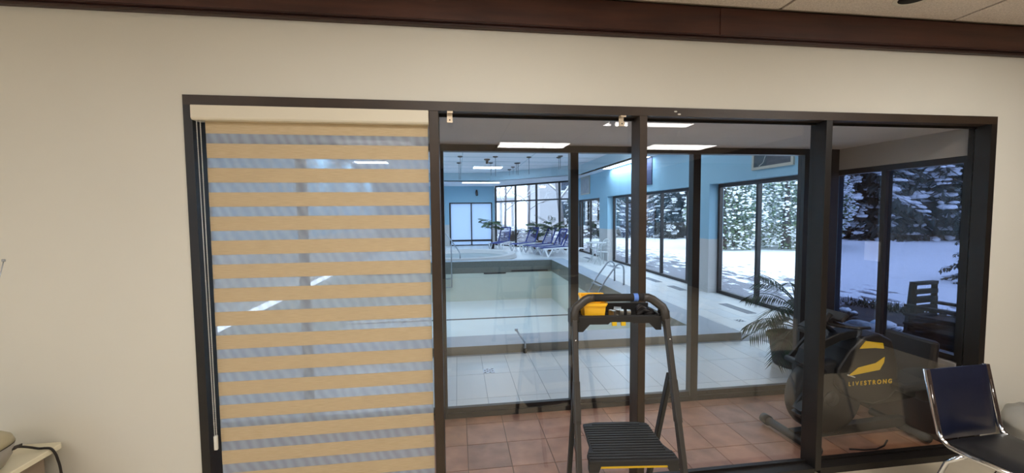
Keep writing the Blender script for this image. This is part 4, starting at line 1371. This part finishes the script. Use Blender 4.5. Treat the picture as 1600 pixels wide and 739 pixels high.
def text_obj(txt, size, loc, m, parent, name, bold=0.0, space=1.35):
    cu = bpy.data.curves.new('t', 'FONT')
    cu.body = txt
    cu.size = size
    cu.extrude = 0.0015
    cu.offset = bold
    cu.space_character = space
    ob = bpy.data.objects.new('t', cu)
    COL.objects.link(ob)
    dg = bpy.context.evaluated_depsgraph_get()
    dg.update()
    me = bpy.data.meshes.new_from_object(ob.evaluated_get(dg))
    wid = max(v.co.x for v in me.vertices)
    bpy.data.objects.remove(ob)
    me.materials.clear()
    me.materials.append(M[m])
    o = bpy.data.objects.new(name, me)
    COL.objects.link(o)
    o.parent = parent
    o.matrix_local = Matrix.Translation(loc) @ Matrix.Rotation(PI / 2, 4, 'X')
    return o, wid


o_, w_ = text_obj('LIVE', 0.047, (2.925 - 2.95, yf - 0.002 - 2.76, 0.468), 'yellow_trim', bk, 'lettering', -0.0004, 1.55)
text_obj('STRONG', 0.047, (2.925 - 2.95 + w_ + 0.012, yf - 0.002 - 2.76, 0.468), 'yellow_trim', bk, 'lettering', 0.0012, 1.5)
# cranks and pedals
for s, (ex, ez) in ((-1, (2.455, 0.36)), (1, (2.86, 0.84))):
    y = 2.76 + s * 0.14
    MB().bar((2.64 - 2.95, y - 2.76, 0.61), (ex - 2.95, y - 2.76, ez), 0.018, 0.035).build('crank', 'bike_black', bk)
    MB().obox((ex - 2.95, y + s * 0.06 - 2.76, ez - 0.01), (1, 0, 0.4), (0, 1, 0), (-0.4, 0, 1), 0.055, 0.045, 0.016).build('pedal', 'bike_black', bk, 0.006)
    MB().bar((ex - 0.05 - 2.95, y + s * 0.06 - 2.76, ez + 0.01), (ex + 0.05 - 2.95, y + s * 0.06 - 2.76, ez + 0.06), 0.08, 0.01).build('pedal_strap', 'bike_black', bk)
MB().tube([(2.66 - 2.95, -0.16, 0.61), (2.64 - 2.95, 0.16, 0.61)], 0.025, 10).build('crank_axle', 'bike_black', bk)
MB().tube([(2.82 - 2.95, -0.075, 0.36), (2.82 - 2.95, -0.082, 0.36)], 0.06, 20).build('hub_cap', 'bike_black', bk)
# mast, console, bars
MB().tube([(2.92 - 2.95, 0, 0.84), (2.80 - 2.95, 0, 0.93), (2.86 - 2.95, 0, 1.0)], 0.02, 10).build('mast', 'bike_black', bk)
MB().obox((2.90 - 2.95, 0, 0.985), (0, 1, 0), (1, 0, 0.9), (-0.9, 0, 1), 0.09, 0.04, 0.014).build('console', 'bike_black', bk, 0.008)
MB().tube([(3.02 - 2.95, -0.17, 0.93), (2.90 - 2.95, -0.16, 0.93), (2.83 - 2.95, -0.08, 0.93), (2.83 - 2.95, 0.08, 0.93), (2.90 - 2.95, 0.16, 0.93), (3.02 - 2.95, 0.17, 0.93)], 0.012, 8).build('handlebar', 'bike_black', bk)
# seat
MB().bar((3.20 - 2.95, 0, 0.30), (3.62 - 2.95, 0, 0.34), 0.07, 0.08).build('seat_rail', 'bike_black', bk)
MB().obox((3.46 - 2.95, 0, 0.46), (1, 0, 0.05), (0, 1, 0), (0, 0, 1), 0.16, 0.20, 0.035).build('seat', 'bike_black', bk, 0.025)
MB().obox((3.585 - 2.95, 0, 0.63), (0.12, 0, 1), (0, 1, 0), (1, 0, -0.12), 0.17, 0.19, 0.03).build('backrest', 'bike_black', bk, 0.025)
MB().bar((3.46 - 2.95, 0, 0.33), (3.46 - 2.95, 0, 0.44), 0.06, 0.06).build('seat_post', 'bike_black', bk)
pcb = tag(MB().tube([(2.90, 2.60, 0.006), (3.0, 2.575, 0.006), (3.10, 2.57, 0.006), (3.2, 2.60, 0.006), (3.3, 2.66, 0.006)], 0.006, 6).build('bike_cord', 'cable'), 'black cord lying on the brown tiles under the exercise bike', 'cord')

# =================================================================== OUTSIDE: GROUND
gm = MB()
n1, n2 = 70, 70
X0g, X1g, Y0g, Y1g = -45, 75, -12, 95
rr = random.Random(5)
vs_ = []
for j in range(n2 + 1):
    for i in range(n1 + 1):
        x = X0g + (X1g - X0g) * i / n1
        y = Y0g + (Y1g - Y0g) * j / n2
        z = -0.12 + (0.10 * math.sin(x * 0.31 + 1) * math.cos(y * 0.23) if (x > 8 or y > 27) else 0)
        vs_.append((x, y, z))
gm.add(vs_, [(j * (n1 + 1) + i, j * (n1 + 1) + i + 1, (j + 1) * (n1 + 1) + i + 1, (j + 1) * (n1 + 1) + i) for j in range(n2) for i in range(n1)
             if not (X0g + (X1g - X0g) * (i + 1) / n1 > -4.2 and X0g + (X1g - X0g) * i / n1 < 3.3 and Y0g + (Y1g - Y0g) * (j + 1) / n2 > -6.6 and Y0g + (Y1g - Y0g) * j / n2 < 23)], True)
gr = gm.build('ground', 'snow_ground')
gr['kind'] = 'structure'
# bare strip by the corridor window
bs = MB()
pts = [(3.82, 0.5), (8.2, 2.2), (8.6, 5.2), (8.0, 7.1), (6.6, 6.6), (5.9, 5.75), (3.82, 3.62)]
bs.add([(x, y, -0.03) for x, y in pts] + [(x, y, -0.13) for x, y in pts], [tuple(range(len(pts)))] + [(k, k + len(pts), (k + 1) % len(pts) + len(pts), (k + 1) % len(pts)) for k in range(len(pts))])
bsg = bs.build('soil_bed', 'dark_soil')
bsg['kind'] = 'structure'
gt = MB()
rr = random.Random(8)
for k in range(1800):
    t = rr.random()
    seg = [(8.2, 2.2), (8.6, 5.2), (8.0, 7.1)]
    if t < 0.6:
        u = t / 0.6
        bx, by = seg[0][0] + (seg[1][0] - seg[0][0]) * u, seg[0][1] + (seg[1][1] - seg[0][1]) * u
    else:
        u = (t - 0.6) / 0.4
        bx, by = seg[1][0] + (seg[2][0] - seg[1][0]) * u, seg[1][1] + (seg[2][1] - seg[1][1]) * u
    bx += rr.uniform(-0.6, 0.15)
    by += rr.uniform(-0.2, 0.2)
    a = rr.uniform(0, 6.28)
    h = rr.uniform(0.04, 0.13)
    d = Vector((math.cos(a), math.sin(a), 0)) * 0.012
    tip = Vector((bx + rr.uniform(-0.06, 0.06), by + rr.uniform(-0.06, 0.06), -0.03 + h))
    gt.add([Vector((bx, by, -0.03)) - d, Vector((bx, by, -0.03)) + d, tip], [(0, 1, 2)])
tag(gt.build('grass_fringe', 'grass'), 'strip of dull grass along the edge of the snow outside the corridor window', 'grass', kind='stuff')


def low_bush(x, y, r, label):
    t = thing('low_bush', (x, y, -0.03), label, 'bush', 'snow capped low bushes by the corridor window')
    tw = MB()
    q = random.Random(int(x * 100))
    for k in range(60):
        a, e = q.uniform(0, 6.28), q.uniform(0.1, 1.3)
        d = Vector((math.cos(a) * math.cos(e), math.sin(a) * math.cos(e), math.sin(e)))
        tw.tube([(0, 0, 0), d * r * 0.6, d * r + Vector((0, 0, -0.03))], [0.008, 0.006, 0.003], 4, False)
    tw.build('twigs', 'bark', t)
    s = MB()
    s.blob((0, 0, r * 0.82), r * 0.42, r * 0.36, r * 0.16, int(x * 77), 0.2)
    s.blob((r * 0.4, -r * 0.3, r * 0.66), r * 0.26, r * 0.22, r * 0.11, int(x * 33), 0.2)
    s.build('snow_cap', 'snow', t)


low_bush(5.75, 4.75, 0.34, 'low bare bush with a snow cap right of the corridor window mullion')
low_bush(6.5, 4.75, 0.32, 'low bare bush with a snow cap beside the stacked patio chairs')
low_bush(6.4, 5.9, 0.22, 'small bare bush with a tiny snow cap at the left of the corridor window')
ss = MB()
for k in range(7):
    ss.blob((3.93 + 0.03 * (k % 2), 3.48 - 0.07 * k, 0.0), 0.12, 0.12, 0.09 - 0.009 * k, k, 0.12)
sd = ss.build('snow_drift', 'snow')
sd.location = (0, 0, 0.63)
tag(sd, 'ridge of snow on the ledge outside the corridor window', 'snow')
ledge = structm(plate(3.80, 4.10, 2.56, 3.55, -0.12, 0.60).build('trim_5', 'corr_wall'))

# =================================================================== OUTSIDE: TREES
def spruce(x, y, H, R, label, seed, zmax=None, dens=1.0, snowy=1.0, need='needles', group='snow laden conifers outside'):
    t = thing('snowy_spruce', (x, y, -0.15), label, 'tree', group)
    q = random.Random(seed)
    MB().tube([(0, 0, 0), (0, 0, H * 0.5), (0, 0, H)], [R * 0.06, R * 0.04, 0.02], 8).build('trunk', 'bark', t)
    nd, sn = MB(), MB()
    z = 0.35
    while z < H * 0.97 and (zmax is None or z < zmax):
        rad = R * (1 - z / H) ** 0.8 + 0.1
        nb = max(4, int(9 * dens))
        a0 = q.uniform(0, 6.28)
        for k in range(nb):
            a = a0 + 2 * PI * k / nb + q.uniform(-0.2, 0.2)
            L = rad * q.uniform(0.75, 1.08)
            h = Vector((math.cos(a), math.sin(a), 0))
            s = Vector((-h.y, h.x, 0))
            P = [Vector((0, 0, z)) + h * L * u + Vector((0, 0, (0.10 * u - 0.38 * u * u) * L)) for u in (0, 0.25, 0.5, 0.75, 1.0)]
            nseg = int(13 * dens)
            for i in range(nseg):
                u = 0.15 + 0.85 * i / (nseg - 1)
                f_ = min(3, int(u * 4))
                p0 = P[f_].lerp(P[f_ + 1], u * 4 - f_)
                for sd_ in (-1, 1):
                    wl_ = L * 0.26 * (1.15 - 0.6 * u) * q.uniform(0.7, 1.3)
                    d = s * sd_ + h * 0.55 + Vector((0, 0, q.uniform(-0.75, -0.15)))
                    leaf_quad(nd, p0 + Vector((0, 0, q.uniform(-0.05, 0.02) * L)), d, wl_, wl_ * 0.32, 0.25)
                if i % 2 == 0:
                    leaf_quad(nd, p0, Vector((q.uniform(-0.3, 0.3), q.uniform(-0.3, 0.3), -1)), L * 0.16, L * 0.07)
            for u in (0.34, 0.48, 0.60, 0.72, 0.82, 0.92):
                if q.random() < (0.74 if z > 2.2 else 0.30) * snowy:
                    f_ = min(3, int(u * 4))
                    p0 = P[f_].lerp(P[f_ + 1], u * 4 - f_)
                    w0 = L * q.uniform(0.04, 0.085)
                    for e in range(4):
                        oo = s * q.uniform(-1, 1) * L * 0.2 * (1.2 - u) + h * q.uniform(-0.05, 0.05) * L
                        tmp = MB()
                        tmp.blob((0, 0, 0), 1, 1, 1, q.randrange(9999), 0.25, 7, 4)
                        rx, ry, rz_ = w0 * q.uniform(0.8, 1.4), w0 * q.uniform(0.5, 0.9), w0 * q.uniform(0.22, 0.4)
                        vv = [p0 + oo + h * (v[0] * rx) + s * (v[1] * ry) + Vector((0, 0, v[2] * rz_ + rz_ * 0.6 - 0.25 * v[0] * rx)) for v in tmp.v]
                        sn.add(vv, tmp.f, True)
        z += max(0.32, R * 0.10) / dens ** 0.5
    tag(nd.build('needle_boughs', need, t), kind='stuff')
    tag(sn.build('bough_snow', 'snow', t), kind='stuff')


# beyond the corridor window (right pane)
spruce(27.5, 25.5, 14, 5.2, 'broad snow laden spruce seen left in the right hand pane', 1, 7.5)
spruce(33.0, 24.0, 15, 5.8, 'broad snow laden spruce seen right in the right hand pane', 2, 8.0)
spruce(31.5, 29.5, 15, 5.0, 'snow laden spruce between and behind the two broad ones', 3, 8.0)
spruce(38.5, 24.5, 14, 5.0, 'snow laden spruce farthest right beyond the corridor window', 4, 8.0)
spruce(24.8, 30.0, 15, 5.0, 'snow laden spruce behind the post of the right hand pane', 5, 8.0)
spruce(13.4, 8.4, 2.9, 1.1, 'small young spruce with snow beside the stacked patio chairs', 6, None, 1.0)
# beyond the nearest side window: dense cedars
def cedar(x, y, H, R, label, seed, green=1.0):
    t = thing('snowy_cedar', (x, y, -0.15), label, 'tree', 'snow dusted cedars beyond the nearest side window')
    q = random.Random(seed)
    MB().tube([(0, 0, 0), (0, 0, H * 0.8)], [R * 0.1, 0.03], 7).build('trunk', 'bark', t)
    nd, sn = MB(), MB()
    for k in range(7000):
        u = q.random() ** 0.85
        z = 0.15 + u * (H - 0.2)
        rad = R * min(1.0, (0.55 + 1.6 * u)) * (1 - u) ** 0.45 * (q.random() ** 0.35)
        a = q.uniform(0, 6.28)
        p = Vector((rad * math.cos(a), rad * math.sin(a), z))
        d = Vector((math.cos(a), math.sin(a), q.uniform(-0.5, 0.5)))
        l = q.uniform(0.10, 0.24)
        leaf_quad(nd, p, d, l, l * 0.55, 0.2, Vector((q.uniform(-1, 1), q.uniform(-1, 1), 1)).normalized())
    for k in range(4200):
        u = q.random() ** 0.85
        z = 0.15 + u * (H - 0.2)
        rad = R * min(1.0, (0.55 + 1.6 * u)) * (1 - u) ** 0.45 * (0.9 + 0.18 * q.random())
        a = q.uniform(0, 6.28)
        if q.random() < 0.5 * green and math.sin(3 * a + z) > 0.1:
            continue
        r = q.uniform(0.02, 0.065)
        sn.blob((rad * math.cos(a), rad * math.sin(a), z), r * 1.5, r * 1.2, r * 0.7, k, 0.25, 6, 4)
    tag(nd.build('cedar_foliage', 'cedar', t), kind='stuff')
    tag(sn.build('cedar_snow', 'snow', t), kind='stuff')


cedar(13.3, 18.9, 6.0, 2.1, 'dense green cedar with little snow beyond the nearest side window', 21, 1.0)
cedar(16.6, 18.6, 6.5, 2.4, 'dense cedar thick with snow beyond the nearest side window', 22, 0.1)
cedar(15.3, 20.6, 7.0, 2.3, 'snowy cedar standing behind the two nearer cedars', 23, 0.3)
cedar(19.4, 20.4, 7.0, 2.4, 'snowy cedar at the right edge of the nearest side window', 24, 0.2)
# beyond the middle side window
spruce(11.6, 33.5, 11, 3.4, 'snowy spruce seen left in the middle side window', 31, 8)
spruce(17.0, 30.0, 12, 3.0, 'snowy spruce seen right in the middle side window', 32, 8)
spruce(14.2, 36.0, 12, 3.0, 'snowy spruce in the centre of the middle side window', 33, 8)


def bare_tree(x, y, H, r, label, seed, lean=0.0, group='bare trees beyond the far window'):
    t = thing('bare_tree', (x, y, -0.15), label, 'tree', group)
    q = random.Random(seed)
    tr_ = MB()
    br, sn = MB(), MB()
    top = Vector((lean, 0, H))
    tr_.tube([(0, 0, 0), top * 0.5 + Vector((0.1, 0, 0)), top], [r, r * 0.75, r * 0.3], 8)
    tr_.build('trunk', 'frost_bark', t)

    def grow(p, d, L, rad, lev):
        e = p + d * L
        mid = p + d * L * 0.5 + Vector((q.uniform(-.06, .06), q.uniform(-.06, .06), q.uniform(0, .08))) * L
        br.tube([p, mid, e], [rad, rad * 0.8, rad * 0.55], 5, False)
        if d.z < 0.85:
            sn.tube([p + Vector((0, 0, rad)), mid + Vector((0, 0, rad * 0.9)), e + Vector((0, 0, rad * 0.6))], [rad * 0.8, rad * 0.75, rad * 0.5], 4, False)
        if lev > 0:
            for k in range(3):
                nd_ = (d + Vector((q.uniform(-.8, .8), q.uniform(-.8, .8), q.uniform(-.15, .6)))).normalized()
                grow(p + d * L * q.uniform(0.5, 1.0), nd_, L * q.uniform(0.5, 0.72), rad * 0.55, lev - 1)
    for k in range(9):
        u = 0.3 + 0.65 * k / 8
        a = k * 2.4 + q.uniform(-0.4, 0.4)
        d = Vector((math.cos(a), math.sin(a), q.uniform(0.5, 1.2))).normalized()
        grow(top * u, d, H * 0.28 * (1.2 - u * 0.6), r * 0.4, 3)
    br.build('branches', 'frost_bark', t)
    sn.build('branch_snow', 'snow', t)


bare_tree(3.6, 31.0, 7.0, 0.10, 'slim bare snowy tree left in the far window', 41)
bare_tree(6.6, 37.5, 7.5, 0.12, 'bare snowy tree beside the pale canopy in the far window', 42)
bare_tree(8.9, 33.5, 10.0, 0.24, 'thick leaning snowy trunk right in the far window', 43, -1.4)
# shrubs under the far windows
def snow_shrub(x, y, r, label, seed):
    t = thing('snowy_shrub', (x, y, -0.12), label, 'shrub', 'snow covered shrubs beyond the far window')
    q = random.Random(seed)
    tw, sn = MB(), MB()
    for k in range(70):
        a, e = q.uniform(0, 6.28), q.uniform(0.3, 1.4)
        d = Vector((math.cos(a) * math.cos(e), math.sin(a) * math.cos(e), math.sin(e)))
        tw.tube([(0, 0, 0), d * r * 0.6, d * r * q.uniform(0.8, 1.1)], [0.02, 0.014, 0.008], 4, False)
        if q.random() < 0.6:
            s_ = q.uniform(0.06, 0.14)
            sn.blob(d * r * q.uniform(0.7, 1.0), s_ * 1.5, s_ * 1.3, s_ * 0.6, k, 0.2, 6, 4)
    tw.build('twigs', 'bark', t)
    sn.build('shrub_snow', 'snow', t)


snow_shrub(3.6, 27.0, 1.1, 'snow covered shrub left in the far window', 51)
snow_shrub(6.0, 31.0, 1.2, 'snow covered shrub in the centre of the far window', 52)
snow_shrub(7.9, 29.3, 1.0, 'snow covered shrub right in the far window before the pale building', 53)
snow_shrub(9.6, 31.0, 1.0, 'snow covered shrub before the thick leaning trunk', 54)

# =================================================================== OUTSIDE: BUILDINGS
def building(x0, x1, y, depth, H, label, m, wins, name='building'):
    t = thing(name, (x0, y, -0.15), label, 'building')
    MB().box(0, x1 - x0, 0, depth, 0, H).build('wall', m, t)
    MB().box(-0.2, x1 - x0 + 0.2, -0.25, depth, H, H + 0.25).build('roof', 'snow', t)
    for (a, b, z0, z1) in wins:
        f = MB().box(a - 0.1, b + 0.1, -0.06, 0.0, z0 - 0.1, z1 + 0.1).build('window', 'grey_facade', t)
        MB().box(a, b, -0.08, -0.06, z0, z1).build('pane', 'far_window', f)
        MB().box(a - 0.15, b + 0.15, -0.2, 0.0, z0 - 0.22, z0 - 0.1).build('ledge', 'snow', t)
    return t


b1 = building(8.6, 19.0, 42.0, 8, 9, 'pale grey apartment building seen through the far window', 'grey_facade', [(2.3, 3.5, 1.5, 3.2), (5.2, 6.4, 1.5, 3.2), (2.3, 3.5, 4.4, 6.1), (5.2, 6.4, 4.4, 6.1), (7.8, 9.2, 1.5, 3.2), (7.8, 9.2, 4.4, 6.1)])
building(23.0, 44.0, 52.0, 8, 9, 'brown brick building behind the snowy spruces', 'brick', [(3.0, 4.6, 2.2, 3.8), (7.0, 8.6, 2.2, 3.8), (3.0, 4.6, 5.5, 7.2), (7.0, 8.6, 5.5, 7.2), (11, 12.6, 2.2, 3.8)])
cnp = thing('entrance_canopy', (3.0, 35.0, -0.12), 'pale flat canopy on posts seen left in the far window', 'canopy')
MB().box(-0.6, 1.9, -0.6, 1.2, 2.9, 3.25).build('canopy_roof', 'grey_facade', cnp)
MB().box(-0.65, 1.95, -0.65, 1.25, 3.25, 3.4).build('canopy_snow', 'snow', cnp)
for x in (-0.4, 0.7, 1.7):
    MB().box(x - 0.1, x + 0.1, -0.5, -0.3, 0, 2.9).build('post', 'grey_facade', cnp)

# =================================================================== OUTSIDE: STACKED PATIO CHAIRS
def patio_chair(x, y, z, rz, label, group):
    t = thing('patio_chair', (x, y, z), label, 'chair', group, math.radians(rz))
    for s in (-1, 1):
        MB().bar((-0.26, 0.20 * s, 0.0), (-0.24, 0.155 * s, 0.655), 0.045, 0.04).build('back_post', 'dark_wood', t)
        MB().bar((0.27, 0.22 * s, 0.0), (0.27, 0.22 * s, 0.43), 0.045, 0.045).build('front_leg', 'dark_wood', t)
        MB().bar((-0.26, 0.21 * s, 0.43), (0.36, 0.23 * s, 0.435), 0.075, 0.022).build('armrest', 'dark_wood', t)
    for zz in (0.645, 0.565, 0.49):
        MB().box(-0.265, -0.215, -0.17, 0.17, zz - 0.016, zz + 0.016).build('back_rail', 'dark_wood', t)
    MB().prism([(-0.26, 0.27), (0.30, 0.33), (0.30, 0.385), (-0.26, 0.29)], (0, -0.20, 0), (1, 0, 0), (0, 0, 1), (0, 0.40, 0)).build('seat', 'dark_wood', t)
    return t


pos = ['lowest', 'second from the bottom', 'third from the bottom', 'fourth from the bottom', 'second from the top', 'topmost']
for k in range(6):
    patio_chair(4.70, 3.24, -0.03 + 0.09 * k, -82, 'dark wooden patio chair, %s of the stack outside the corridor window' % pos[k], 'stacked patio chairs')
patio_chair(5.35, 2.75, -0.03, 150, 'dark wooden patio chair standing beside the stack, mostly hidden by the jamb', 'patio chairs')
